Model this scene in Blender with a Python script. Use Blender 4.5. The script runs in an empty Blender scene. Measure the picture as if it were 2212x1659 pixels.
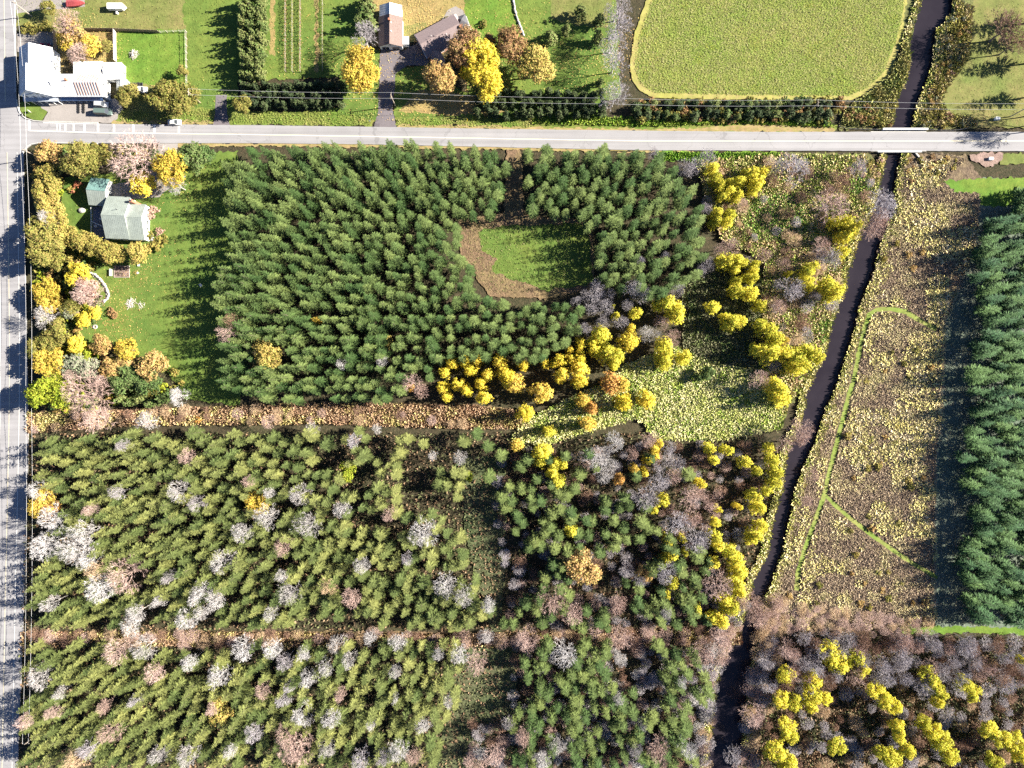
import bpy, bmesh, math, random
import numpy as np
from mathutils import Vector, Matrix, geometry

R = math.radians
rng = np.random.default_rng(11)
random.seed(11)
sc = bpy.context.scene
C = sc.collection
S = 0.165                       # metres per layout unit
CX, CY, H = 1106.0, 829.5, 243.0

# ------------------------------------------------------------------ camera
cd = bpy.data.cameras.new('camera')
cd.sensor_width = 36.0
cd.lens = 36.0 * H / (2 * CX * S)
cd.clip_start = 1.0
cd.clip_end = 12000.0
cam = bpy.data.objects.new('camera', cd)
cam.location = (0, 0, H)
C.objects.link(cam)
sc.camera = cam

# ------------------------------------------------------------------ daylight
SUN_EL, SUN_AZ = R(28.5), R(8.0)          # azimuth counted from +X towards +Y
world = bpy.data.worlds.new('World')
sc.world = world
world.use_nodes = True
wn = world.node_tree
bg = wn.nodes['Background']
sky = wn.nodes.new('ShaderNodeTexSky')
sky.sky_type = 'NISHITA'
sky.sun_disc = False
sky.sun_elevation = SUN_EL
sky.sun_rotation = R(90.0) - SUN_AZ
sky.air_density = 0.5
sky.dust_density = 0.3
sky.ozone_density = 4.0
wn.links.new(sky.outputs[0], bg.inputs[0])
bg.inputs[1].default_value = 0.05
sd = bpy.data.lights.new('sun', 'SUN')
sd.energy = 5.0
sd.angle = R(0.5)
sd.color = (1.0, 0.93, 0.80)
sun = bpy.data.objects.new('sun', sd)
sdir = Vector((math.cos(SUN_EL) * math.cos(SUN_AZ), math.cos(SUN_EL) * math.sin(SUN_AZ), math.sin(SUN_EL)))
sun.rotation_euler = sdir.to_track_quat('Z', 'Y').to_euler()
sun.location = (0, 0, 150)
C.objects.link(sun)
vs = sc.view_settings
vs.view_transform = 'Standard'
vs.look = 'None'
vs.exposure = 2.1
vs.gamma = 1.0
vs.use_curve_mapping = False
sc.cycles.max_bounces = 6
sc.cycles.diffuse_bounces = 2
sc.cycles.transmission_bounces = 3
sc.cycles.use_denoising = False

# ------------------------------------------------------------------ helpers
def P(u, v, h=0.0, z=None):
    """layout point seen at height h -> world position (z = h unless given)"""
    k = 1.0 - h / H
    return Vector(((u - CX) * S * k, (CY - v) * S * k, h if z is None else z))

def tag(o, label=None, cat=None, group=None, kind=None):
    if label: o['label'] = label
    if cat: o['category'] = cat
    if group: o['group'] = group
    if kind: o['kind'] = kind
    return o

def thing(name, label, cat, loc=(0, 0, 0), rz=0.0, group=None):
    o = bpy.data.objects.new(name, None)
    C.objects.link(o)
    o.location = loc
    o.rotation_euler = (0, 0, rz)
    o.empty_display_size = 0.5
    return tag(o, label, cat, group)

def link(name, me, parent=None, mat=None):
    o = bpy.data.objects.new(name, me)
    C.objects.link(o)
    if parent: o.parent = parent
    if mat:
        if not me.materials: me.materials.append(mat)
    return o

class MB:
    def __init__(self): self.v, self.f = [], []
    def add(self, vs_, fs_):
        n = len(self.v)
        self.v += [tuple(p) for p in vs_]
        self.f += [tuple(n + i for i in f) for f in fs_]
        return self
    def box(self, x0, x1, y0, y1, z0, z1, M=None):
        p = [(x0,y0,z0),(x1,y0,z0),(x1,y1,z0),(x0,y1,z0),(x0,y0,z1),(x1,y0,z1),(x1,y1,z1),(x0,y1,z1)]
        if M is not None: p = [M @ Vector(q) for q in p]
        return self.add(p, [(0,3,2,1),(4,5,6,7),(0,1,5,4),(1,2,6,5),(2,3,7,6),(3,0,4,7)])
    def tube(self, a, b, r0, r1=None, n=6, caps=True):
        a, b = Vector(a), Vector(b)
        r1 = r0 if r1 is None else r1
        d = (b - a)
        if d.length < 1e-6: return self
        q = d.to_track_quat('Z', 'Y')
        vs_ = []
        for c, r in ((a, r0), (b, r1)):
            for i in range(n):
                t = 2 * math.pi * i / n
                vs_.append(c + q @ Vector((r * math.cos(t), r * math.sin(t), 0)))
        fs_ = [(i, (i + 1) % n, n + (i + 1) % n, n + i) for i in range(n)]
        if caps: fs_ += [tuple(range(n - 1, -1, -1)), tuple(range(n, 2 * n))]
        return self.add(vs_, fs_)
    def prism(self, pts, y0, y1):
        """profile in x,z extruded along y"""
        n = len(pts)
        vs_ = [(x, y0, z) for x, z in pts] + [(x, y1, z) for x, z in pts]
        fs_ = [(i, (i + 1) % n, n + (i + 1) % n, n + i) for i in range(n)]
        fs_ += [tuple(range(n - 1, -1, -1)), tuple(range(n, 2 * n))]
        return self.add(vs_, fs_)
    def mesh(self, name):
        me = bpy.data.meshes.new(name)
        me.from_pydata(self.v, [], self.f)
        me.update()
        return me
    def build(self, name, mat, parent=None, smooth=False, bevel=0.0):
        me = self.mesh(name)
        if bevel or True:
            bm = bmesh.new(); bm.from_mesh(me)
            if bevel:
                bmesh.ops.bevel(bm, geom=bm.edges[:], offset=bevel, segments=2, affect='EDGES', clamp_overlap=True)
            bmesh.ops.recalc_face_normals(bm, faces=bm.faces[:])
            bm.to_mesh(me); bm.free()
        if smooth: me.shade_smooth()
        return link(name, me, parent, mat)

def np_mesh(name, verts, faces, tint=None):
    """verts (N,3); faces (M,k) with constant k; tint (N,3) per vertex"""
    me = bpy.data.meshes.new(name)
    verts = np.ascontiguousarray(verts, dtype=np.float32)
    faces = np.ascontiguousarray(faces, dtype=np.int32)
    M, k = faces.shape
    me.vertices.add(len(verts)); me.vertices.foreach_set('co', verts.ravel())
    me.loops.add(M * k); me.loops.foreach_set('vertex_index', faces.ravel())
    me.polygons.add(M)
    me.polygons.foreach_set('loop_start', np.arange(0, M * k, k, dtype=np.int32))
    me.update(calc_edges=True)
    if tint is not None:
        at = me.attributes.new('tint', 'FLOAT_COLOR', 'POINT')
        c = np.ones((len(verts), 4), dtype=np.float32); c[:, :3] = tint
        at.data.foreach_set('color', c.ravel())
    me.validate()
    return me

def inside(poly, pts):
    pts = np.asarray(pts, dtype=float)
    x, y = pts[:, 0], pts[:, 1]
    r = np.zeros(len(pts), bool)
    n = len(poly)
    for i in range(n):
        x0, y0 = poly[i]; x1, y1 = poly[(i + 1) % n]
        if y0 == y1: continue
        c = ((y0 > y) != (y1 > y)) & (x < (x1 - x0) * (y - y0) / (y1 - y0) + x0)
        r ^= c
    return r

def seg_dist(pts, line, closed=False):
    pts = np.asarray(pts, float)
    d = np.full(len(pts), 1e9)
    L = list(line) + ([line[0]] if closed else [])
    for a, b in zip(L[:-1], L[1:]):
        a = np.array(a, float); b = np.array(b, float); ab = b - a
        t = np.clip(((pts - a) @ ab) / (ab @ ab + 1e-9), 0, 1)
        d = np.minimum(d, np.hypot(*(pts - (a + t[:, None] * ab)).T))
    return d

def scatter(poly, spacing, jit=0.75, row=0.0):
    """jittered grid in layout units inside a polygon"""
    a = np.array(poly, float)
    x0, y0 = a.min(0); x1, y1 = a.max(0)
    xs = np.arange(x0, x1 + spacing, spacing); ys = np.arange(y0, y1 + spacing, spacing * 0.93)
    g = np.stack(np.meshgrid(xs, ys), -1)
    g[1::2, :, 0] += spacing * 0.5
    g = g.reshape(-1, 2) + rng.uniform(-0.5, 0.5, (g.shape[0] * g.shape[1], 2)) * spacing * jit
    return g[inside(poly, g)]

def vnoise(p, scale, seed=0):
    """cheap smooth value noise in layout units, 0..1"""
    q = np.asarray(p, float) / scale + seed * 17.31
    i = np.floor(q).astype(int); f = q - i; f = f * f * (3 - 2 * f)
    def h(a, b):
        n = np.sin(a * 127.1 + b * 311.7 + seed * 74.7) * 43758.5453
        return n - np.floor(n)
    a, b = i[:, 0], i[:, 1]
    return (h(a, b) * (1 - f[:, 0]) + h(a + 1, b) * f[:, 0]) * (1 - f[:, 1]) + (h(a, b + 1) * (1 - f[:, 0]) + h(a + 1, b + 1) * f[:, 0]) * f[:, 1]

# ------------------------------------------------------------------ materials
def _mat(name):
    m = bpy.data.materials.new(name); m.use_nodes = True
    nt = m.node_tree
    return m, nt, nt.nodes['Principled BSDF']

def plain(name, col, rough=0.7, metal=0.0, var=0.12, scale=1.5, spec=0.3):
    m, nt, b = _mat(name)
    tc = nt.nodes.new('ShaderNodeTexCoord')
    n = nt.nodes.new('ShaderNodeTexNoise'); n.inputs['Scale'].default_value = scale; n.inputs['Detail'].default_value = 6
    nt.links.new(tc.outputs['Object'], n.inputs['Vector'])
    rp = nt.nodes.new('ShaderNodeValToRGB')
    rp.color_ramp.elements[0].position = 0.3; rp.color_ramp.elements[1].position = 0.7
    rp.color_ramp.elements[0].color = [c * (1 - var) for c in col] + [1]
    rp.color_ramp.elements[1].color = [min(1, c * (1 + var)) for c in col] + [1]
    nt.links.new(n.outputs['Fac'], rp.inputs[0])
    nt.links.new(rp.outputs[0], b.inputs['Base Color'])
    b.inputs['Roughness'].default_value = rough
    b.inputs['Metallic'].default_value = metal
    b.inputs['Specular IOR Level'].default_value = spec
    return m

def cover(name, cols, s1=0.08, s2=0.9, bump=0.5, stretch=None, rough=0.95, rot=0.0):
    """ground cover: large patches between cols[0], cols[1]; fine speckle to cols[2]"""
    m, nt, b = _mat(name)
    N, L = nt.nodes, nt.links
    tc = N.new('ShaderNodeTexCoord')
    mp = N.new('ShaderNodeMapping')
    if stretch: mp.inputs['Scale'].default_value = stretch
    mp.inputs['Rotation'].default_value = (0, 0, rot)
    L.new(tc.outputs['Object'], mp.inputs['Vector'])
    n1 = N.new('ShaderNodeTexNoise'); n1.inputs['Scale'].default_value = s1; n1.inputs['Detail'].default_value = 5; n1.inputs['Roughness'].default_value = 0.6
    n2 = N.new('ShaderNodeTexNoise'); n2.inputs['Scale'].default_value = s2; n2.inputs['Detail'].default_value = 8; n2.inputs['Roughness'].default_value = 0.75
    L.new(tc.outputs['Object'], n1.inputs['Vector']); L.new(mp.outputs[0], n2.inputs['Vector'])
    r1 = N.new('ShaderNodeValToRGB'); r1.color_ramp.elements[0].position = 0.36; r1.color_ramp.elements[1].position = 0.64
    r1.color_ramp.elements[0].color = list(cols[0]) + [1]; r1.color_ramp.elements[1].color = list(cols[1]) + [1]
    r2 = N.new('ShaderNodeValToRGB'); r2.color_ramp.elements[0].position = 0.42; r2.color_ramp.elements[1].position = 0.66
    r2.color_ramp.elements[0].color = (0, 0, 0, 1); r2.color_ramp.elements[1].color = (1, 1, 1, 1)
    L.new(n1.outputs['Fac'], r1.inputs[0]); L.new(n2.outputs['Fac'], r2.inputs[0])
    mx = N.new('ShaderNodeMix'); mx.data_type = 'RGBA'
    L.new(r2.outputs[0], mx.inputs[0]); L.new(r1.outputs[0], mx.inputs[6]); mx.inputs[7].default_value = list(cols[2]) + [1]
    n3 = N.new('ShaderNodeTexNoise'); n3.inputs['Scale'].default_value = 0.35; n3.inputs['Detail'].default_value = 7; n3.inputs['Roughness'].default_value = 0.7
    L.new(tc.outputs['Object'], n3.inputs['Vector'])
    r3 = N.new('ShaderNodeMapRange'); r3.inputs['From Min'].default_value = 0.3; r3.inputs['From Max'].default_value = 0.7; r3.inputs['To Min'].default_value = 0.72; r3.inputs['To Max'].default_value = 1.25
    L.new(n3.outputs['Fac'], r3.inputs['Value'])
    hs = N.new('ShaderNodeHueSaturation'); L.new(r3.outputs[0], hs.inputs['Value']); L.new(mx.outputs[2], hs.inputs['Color'])
    L.new(hs.outputs[0], b.inputs['Base Color'])
    b.inputs['Roughness'].default_value = rough; b.inputs['Specular IOR Level'].default_value = 0.1
    if bump:
        bp = N.new('ShaderNodeBump'); bp.inputs['Strength'].default_value = 1.0; bp.inputs['Distance'].default_value = bump
        L.new(n2.outputs['Fac'], bp.inputs['Height']); L.new(bp.outputs[0], b.inputs['Normal'])
    return m

def leafmat(name, c0, c1, trans=0.25, attr=True, hue=0.0):
    """leaf colour: ramp over the tree's own random number, times the per-leaf tint"""
    m, nt, b = _mat(name)
    N, L = nt.nodes, nt.links
    oi = N.new('ShaderNodeObjectInfo')
    rp = N.new('ShaderNodeValToRGB')
    rp.color_ramp.elements[0].color = list(c0) + [1]; rp.color_ramp.elements[1].color = list(c1) + [1]
    L.new(oi.outputs['Random'], rp.inputs[0])
    col = rp.outputs[0]
    if attr:
        at = N.new('ShaderNodeAttribute'); at.attribute_name = 'tint'
        mx = N.new('ShaderNodeMix'); mx.data_type = 'RGBA'; mx.blend_type = 'MULTIPLY'; mx.inputs[0].default_value = 1.0
        L.new(col, mx.inputs[6]); L.new(at.outputs['Color'], mx.inputs[7]); col = mx.outputs[2]
    L.new(col, b.inputs['Base Color'])
    b.inputs['Roughness'].default_value = 0.7; b.inputs['Specular IOR Level'].default_value = 0.15
    if trans:
        t = N.new('ShaderNodeBsdfTranslucent'); L.new(col, t.inputs['Color'])
        ms = N.new('ShaderNodeMixShader'); ms.inputs[0].default_value = trans
        L.new(b.outputs[0], ms.inputs[1]); L.new(t.outputs[0], ms.inputs[2])
        L.new(ms.outputs[0], nt.nodes['Material Output'].inputs['Surface'])
    return m

def tintmat(name, trans=0.15):
    """for ground-cover masses: colour straight from the plants' own tint"""
    m, nt, b = _mat(name)
    at = nt.nodes.new('ShaderNodeAttribute'); at.attribute_name = 'tint'
    nt.links.new(at.outputs['Color'], b.inputs['Base Color'])
    b.inputs['Roughness'].default_value = 0.85; b.inputs['Specular IOR Level'].default_value = 0.1
    return m

TINT = tintmat('plant_tint')
# vegetation
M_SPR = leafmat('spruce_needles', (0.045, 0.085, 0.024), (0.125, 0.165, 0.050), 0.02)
M_SPR2 = leafmat('shady_spruce_needles', (0.030, 0.080, 0.032), (0.080, 0.145, 0.042), 0.02)  # darker, bluer copy of the spruce needles, edge-wood shade in the colour
M_PIN = leafmat('pine_needles', (0.080, 0.110, 0.034), (0.195, 0.205, 0.064), 0.02)
M_PIN2 = leafmat('green_pine_needles', (0.048, 0.085, 0.026), (0.125, 0.155, 0.045), 0.02)
M_CED = leafmat('cedar_scales', (0.090, 0.130, 0.040), (0.170, 0.195, 0.065), 0.08)
M_CEDD = leafmat('dark_cedar_scales', (0.040, 0.062, 0.028), (0.080, 0.105, 0.042), 0.06)
LEAF = {
    'yellow': leafmat('yellow_leaves', (0.60, 0.50, 0.050), (0.80, 0.64, 0.095), 0.3),
    'lemon': leafmat('lemon_leaves', (0.48, 0.46, 0.055), (0.74, 0.66, 0.085), 0.3),
    'gold': leafmat('gold_leaves', (0.46, 0.35, 0.055), (0.64, 0.47, 0.100), 0.3),
    'orange': leafmat('orange_leaves', (0.48, 0.27, 0.06), (0.56, 0.32, 0.10), 0.25),
    'olive': leafmat('olive_leaves', (0.19, 0.18, 0.045), (0.26, 0.23, 0.065), 0.2),
    'tan': leafmat('tan_leaves', (0.38, 0.25, 0.09), (0.45, 0.31, 0.12), 0.2),
    'ochre': leafmat('ochre_leaves', (0.27, 0.235, 0.060), (0.40, 0.32, 0.090), 0.2),
    'lime': leafmat('lime_leaves', (0.26, 0.31, 0.030), (0.33, 0.36, 0.040), 0.25),
    'green': leafmat('green_leaves', (0.075, 0.125, 0.040), (0.120, 0.165, 0.055), 0.2),
    'silver': leafmat('silver_leaves', (0.21, 0.22, 0.15), (0.28, 0.28, 0.20), 0.15),
    'red': leafmat('red_leaves', (0.30, 0.10, 0.055), (0.34, 0.14, 0.080), 0.2),
    'brown': leafmat('brown_leaves', (0.26, 0.16, 0.075), (0.32, 0.20, 0.090), 0.2),
    'pink': leafmat('pinkish_leaves', (0.40, 0.25, 0.19), (0.46, 0.31, 0.24), 0.2),
}
BARE = {
    'white': leafmat('white_twigs', (0.40, 0.375, 0.365), (0.52, 0.50, 0.50), 0.0),
    'grey': leafmat('grey_twigs', (0.33, 0.30, 0.31), (0.42, 0.39, 0.42), 0.0),
    'pink': leafmat('pinkish_twigs', (0.40, 0.28, 0.24), (0.48, 0.35, 0.31), 0.0),
    'brown': leafmat('brown_twigs', (0.22, 0.135, 0.10), (0.29, 0.18, 0.13), 0.0),
    'tan': leafmat('tan_twigs', (0.44, 0.31, 0.19), (0.52, 0.38, 0.25), 0.0),
}
M_BARK = plain('bark', (0.16, 0.125, 0.10), 0.9, scale=6, var=0.3)
M_PALEBARK = plain('pale_bark', (0.42, 0.39, 0.37), 0.9, scale=6, var=0.25)

# ground
G_BASE = cover('woodland_floor', ((0.040, 0.034, 0.022), (0.034, 0.040, 0.020), (0.075, 0.058, 0.036)), 0.05, 1.2, 0.35)
G_LAWN = cover('lawn_grass', ((0.066, 0.118, 0.026), (0.135, 0.165, 0.036), (0.085, 0.140, 0.028)), 0.06, 1.6, 0.10)
G_LAWN2 = cover('worn_lawn_grass', ((0.105, 0.135, 0.038), (0.200, 0.160, 0.070), (0.130, 0.150, 0.042)), 0.07, 1.6, 0.10)
G_BRIGHT = cover('bright_lawn_grass', ((0.085, 0.165, 0.024), (0.145, 0.190, 0.034), (0.080, 0.150, 0.024)), 0.08, 1.8, 0.12)
G_HAZED = cover('hazed_strip_grass', ((0.100, 0.140, 0.105), (0.150, 0.165, 0.130), (0.120, 0.150, 0.115)), 0.05, 1.2, 0.1)  # pale bluish haze over the strip mixed into the grass colour
G_FIELD = cover('hayfield_grass', ((0.150, 0.190, 0.040), (0.220, 0.205, 0.065), (0.135, 0.185, 0.035)), 0.045, 1.0, 0.35)
G_TRACK = cover('mown_track_grass', ((0.270, 0.250, 0.070), (0.300, 0.240, 0.110), (0.210, 0.230, 0.055)), 0.09, 1.4, 0.08)
G_PATH = cover('mown_path_grass', ((0.140, 0.200, 0.038), (0.260, 0.245, 0.085), (0.120, 0.180, 0.035)), 0.12, 1.4, 0.08)
G_MARSH = cover('marsh_sedge', ((0.150, 0.110, 0.080), (0.230, 0.180, 0.100), (0.085, 0.062, 0.048)), 0.06, 1.1, 0.5)
G_SCRUB = cover('dry_scrub', ((0.200, 0.130, 0.085), (0.230, 0.180, 0.085), (0.100, 0.070, 0.045)), 0.10, 1.2, 0.5)
G_MEADOW = cover('rank_meadow', ((0.190, 0.225, 0.060), (0.290, 0.270, 0.120), (0.080, 0.125, 0.032)), 0.10, 0.9, 0.5, (1, 2.2, 1), rot=0.5)
G_SHADYMEADOW = cover('shaded_glade_grass', ((0.075, 0.100, 0.045), (0.110, 0.105, 0.060), (0.050, 0.065, 0.030)), 0.08, 1.0, 0.4)  # darker grass, the glade's shade put into the colour
G_LEAF = cover('fallen_leaves', ((0.300, 0.205, 0.095), (0.250, 0.205, 0.080), (0.180, 0.150, 0.055)), 0.15, 2.0, 0.12)
G_VERGE = cover('roadside_grass', ((0.085, 0.150, 0.026), (0.190, 0.170, 0.055), (0.115, 0.155, 0.030)), 0.09, 1.4, 0.15, (0.35, 1.5, 1))
G_DRYVERGE = cover('dry_verge', ((0.300, 0.220, 0.120), (0.260, 0.180, 0.100), (0.190, 0.190, 0.050)), 0.12, 1.4, 0.12, (0.35, 1.5, 1))
G_BANK = cover('bank_reeds', ((0.180, 0.160, 0.075), (0.120, 0.150, 0.045), (0.080, 0.085, 0.035)), 0.10, 1.2, 0.4)
G_MULCH = cover('mulch', ((0.300, 0.210, 0.185), (0.250, 0.180, 0.150), (0.130, 0.095, 0.080)), 0.2, 2.4, 0.15)

def asphalt(name, col, streak=0.0):
    m, nt, b = _mat(name)
    N, L = nt.nodes, nt.links
    tc = N.new('ShaderNodeTexCoord')
    n1 = N.new('ShaderNodeTexNoise'); n1.inputs['Scale'].default_value = 0.12; n1.inputs['Detail'].default_value = 6
    n2 = N.new('ShaderNodeTexNoise'); n2.inputs['Scale'].default_value = 3.0; n2.inputs['Detail'].default_value = 6
    mp = N.new('ShaderNodeMapping'); mp.inputs['Scale'].default_value = (0.012, 0.9, 1)
    n3 = N.new('ShaderNodeTexNoise'); n3.inputs['Scale'].default_value = 1.0; n3.inputs['Detail'].default_value = 4
    L.new(tc.outputs['Object'], n1.inputs[0]); L.new(tc.outputs['Object'], n2.inputs[0]); L.new(tc.outputs['Object'], mp.inputs[0]); L.new(mp.outputs[0], n3.inputs[0])
    a = N.new('ShaderNodeMath'); a.operation = 'ADD'; L.new(n1.outputs[0], a.inputs[0]); L.new(n2.outputs[0], a.inputs[1])
    a2 = N.new('ShaderNodeMath'); a2.operation = 'MULTIPLY_ADD'; L.new(n3.outputs[0], a2.inputs[0]); a2.inputs[1].default_value = streak; L.new(a.outputs[0], a2.inputs[2])
    rp = N.new('ShaderNodeValToRGB')
    mid = (1.0 + 0.5 * streak)
    dv = N.new('ShaderNodeMath'); dv.operation = 'DIVIDE'; L.new(a2.outputs[0], dv.inputs[0]); dv.inputs[1].default_value = 2 * mid
    rp.color_ramp.elements[0].position = 0.38; rp.color_ramp.elements[1].position = 0.62
    rp.color_ramp.elements[0].color = [c * 0.85 for c in col] + [1]; rp.color_ramp.elements[1].color = [c * 1.15 for c in col] + [1]
    L.new(dv.outputs[0], rp.inputs[0])
    # thin tar-sealed cracks
    vo = N.new('ShaderNodeTexVoronoi'); vo.feature = 'DISTANCE_TO_EDGE'; vo.inputs['Scale'].default_value = 0.07
    ds = N.new('ShaderNodeTexNoise'); ds.inputs['Scale'].default_value = 0.5
    vm = N.new('ShaderNodeVectorMath'); vm.operation = 'MULTIPLY_ADD'; vm.inputs[1].default_value = (4, 4, 0)
    L.new(tc.outputs['Object'], ds.inputs[0]); L.new(ds.outputs['Color'], vm.inputs[0]); L.new(tc.outputs['Object'], vm.inputs[2]); L.new(vm.outputs[0], vo.inputs['Vector'])
    lt = N.new('ShaderNodeMath'); lt.operation = 'LESS_THAN'; lt.inputs[1].default_value = 0.006; L.new(vo.outputs['Distance'], lt.inputs[0])
    f = N.new('ShaderNodeMath'); f.operation = 'MULTIPLY'; f.inputs[1].default_value = 0.35; L.new(lt.outputs[0], f.inputs[0])
    mx = N.new('ShaderNodeMix'); mx.data_type = 'RGBA'; L.new(f.outputs[0], mx.inputs[0]); L.new(rp.outputs[0], mx.inputs[6]); mx.inputs[7].default_value = [c * 0.45 for c in col] + [1]
    L.new(mx.outputs[2], b.inputs['Base Color'])
    b.inputs['Roughness'].default_value = 0.85; b.inputs['Specular IOR Level'].default_value = 0.2
    return m
M_ROAD = asphalt('sunbleached_asphalt', (0.235, 0.230, 0.240), 1.6)
M_DRIVE = asphalt('driveway_asphalt', (0.130, 0.115, 0.125))
M_GRAVEL = asphalt('pale_gravel', (0.235, 0.215, 0.205))
M_PAINT = plain('road_paint', (0.78, 0.77, 0.72), 0.7, var=0.12, scale=3)
M_PAINTY = plain('centre_line_paint', (0.74, 0.66, 0.44), 0.7, var=0.12, scale=3)
M_KERB = plain('concrete', (0.42, 0.41, 0.39), 0.9, var=0.15)

def watermat():
    m, nt, b = _mat('creek_water')
    N, L = nt.nodes, nt.links
    tc = N.new('ShaderNodeTexCoord')
    n = N.new('ShaderNodeTexNoise'); n.inputs['Scale'].default_value = 0.12; n.inputs['Detail'].default_value = 4
    L.new(tc.outputs['Object'], n.inputs[0])
    rp = N.new('ShaderNodeValToRGB')
    rp.color_ramp.elements[0].position = 0.35; rp.color_ramp.elements[1].position = 0.7
    rp.color_ramp.elements[0].color = (0.017, 0.014, 0.019, 1); rp.color_ramp.elements[1].color = (0.024, 0.020, 0.026, 1)
    L.new(n.outputs[0], rp.inputs[0]); L.new(rp.outputs[0], b.inputs['Base Color'])
    n2 = N.new('ShaderNodeTexNoise'); n2.inputs['Scale'].default_value = 2.0; n2.inputs['Detail'].default_value = 3
    L.new(tc.outputs['Object'], n2.inputs[0])
    bp = N.new('ShaderNodeBump'); bp.inputs['Distance'].default_value = 0.02; bp.inputs['Strength'].default_value = 0.4
    L.new(n2.outputs[0], bp.inputs['Height']); L.new(bp.outputs[0], b.inputs['Normal'])
    b.inputs['Roughness'].default_value = 0.08; b.inputs['IOR'].default_value = 1.33
    return m
M_WATER = watermat()
# ================================================================== SETTING
BANK_L = [(1995,-60),(1993,0),(1984,32),(1974,60),(1964,100),(1969,120),(1963,160),(1955,185),(1941,207),(1936,240),(1928,276),(1922,310),
          (1914,344),(1906,380),(1900,416),(1890,450),(1868,495),(1849,534),(1845,559),(1834,586),(1826,626),(1819,650),(1799,698),(1792,730),
          (1784,765),(1765,805),(1744,843),(1741,875),(1734,905),(1720,940),(1702,980),(1692,1053),(1672,1130),(1659,1200),(1630,1250),
          (1622,1280),(1612,1330),(1585,1390),(1560,1430),(1548,1486),(1540,1560),(1530,1659),(1528,1740)]
BANK_R = [(1590,1740),(1594,1659),(1605,1560),(1613,1486),(1620,1430),(1630,1390),(1645,1340),(1652,1290),(1672,1240),(1688,1190),(1702,1130),
          (1716,1053),(1746,980),(1759,955),(1779,890),(1809,823),(1836,735),(1854,668),(1869,625),(1879,611),(1891,564),(1899,526),(1918,480),
          (1934,446),(1929,411),(1935,380),(1941,344),(1955,310),(1967,276),(1976,235),(1989,200),(2009,150),(2013,112),(2021,62),(2052,32),
          (2056,0),(2057,-60)]
BANK_L = [(u - 4, v) for u, v in BANK_L]
BANK_R = [(u + 4, v) for u, v in BANK_R]
CREEK = BANK_L + BANK_R

def densify(poly, step=5.0, jit=1.2, closed=True, seed=1):
    out = []
    n = len(poly)
    for i in range(n if closed else n - 1):
        a = np.array(poly[i], float); b = np.array(poly[(i + 1) % n], float)
        k = max(1, int(np.hypot(*(b - a)) / step))
        for j in range(k):
            out.append(a + (b - a) * j / k)
    if not closed: out.append(np.array(poly[-1], float))
    out = np.array(out)
    if jit:
        ox = vnoise(out, 7.0, seed) - 0.5; oy = vnoise(out, 7.0, seed + 5) - 0.5
        ox2 = vnoise(out, 2.5, seed + 9) - 0.5; oy2 = vnoise(out, 2.5, seed + 12) - 0.5
        out = out + jit * np.stack([ox * 2 + ox2, oy * 2 + oy2], 1)
    return out

SOFT = {'lawn_grass', 'worn_lawn_grass', 'bright_lawn_grass', 'fallen_leaves', 'roadside_grass', 'dry_verge', 'dry_scrub', 'rank_meadow', 'hazed_strip_grass', 'shaded_glade_grass', 'bank_reeds', 'mulch', 'marsh_sedge'}
_z = [0.0]
def sheet(name, poly, mat, jit=1.5, z=None, step=5.0, label=None, kind='structure', thick=0.0):
    if z is None:
        _z[0] += 0.004; z = 0.02 + _z[0]
    if mat.name.split('.')[0] in SOFT and jit == 1.5: jit = 4.0
    p = densify(poly, step if jit < 4 else 3.0, jit, seed=len(poly) + int(abs(poly[0][0])) % 13)
    vs_ = [P(u, v, 0, z) for u, v in p]
    tris = geometry.tessellate_polygon([vs_])
    me = bpy.data.meshes.new(name)
    me.from_pydata([tuple(q) for q in vs_], [], [tuple(t) for t in tris])
    me.update()
    bm = bmesh.new(); bm.from_mesh(me); bmesh.ops.recalc_face_normals(bm, faces=bm.faces[:])
    for f in bm.faces:
        if f.normal.z < 0: f.normal_flip()
    if thick:
        ring = [e for e in bm.edges if len(e.link_faces) == 1]
        ex = bmesh.ops.extrude_edge_only(bm, edges=ring)
        for q in ex['geom']:
            if isinstance(q, bmesh.types.BMVert): q.co.z -= thick
    bm.to_mesh(me); bm.free()
    o = link(name, me, None, mat)
    return tag(o, label, None, None, kind)

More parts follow.
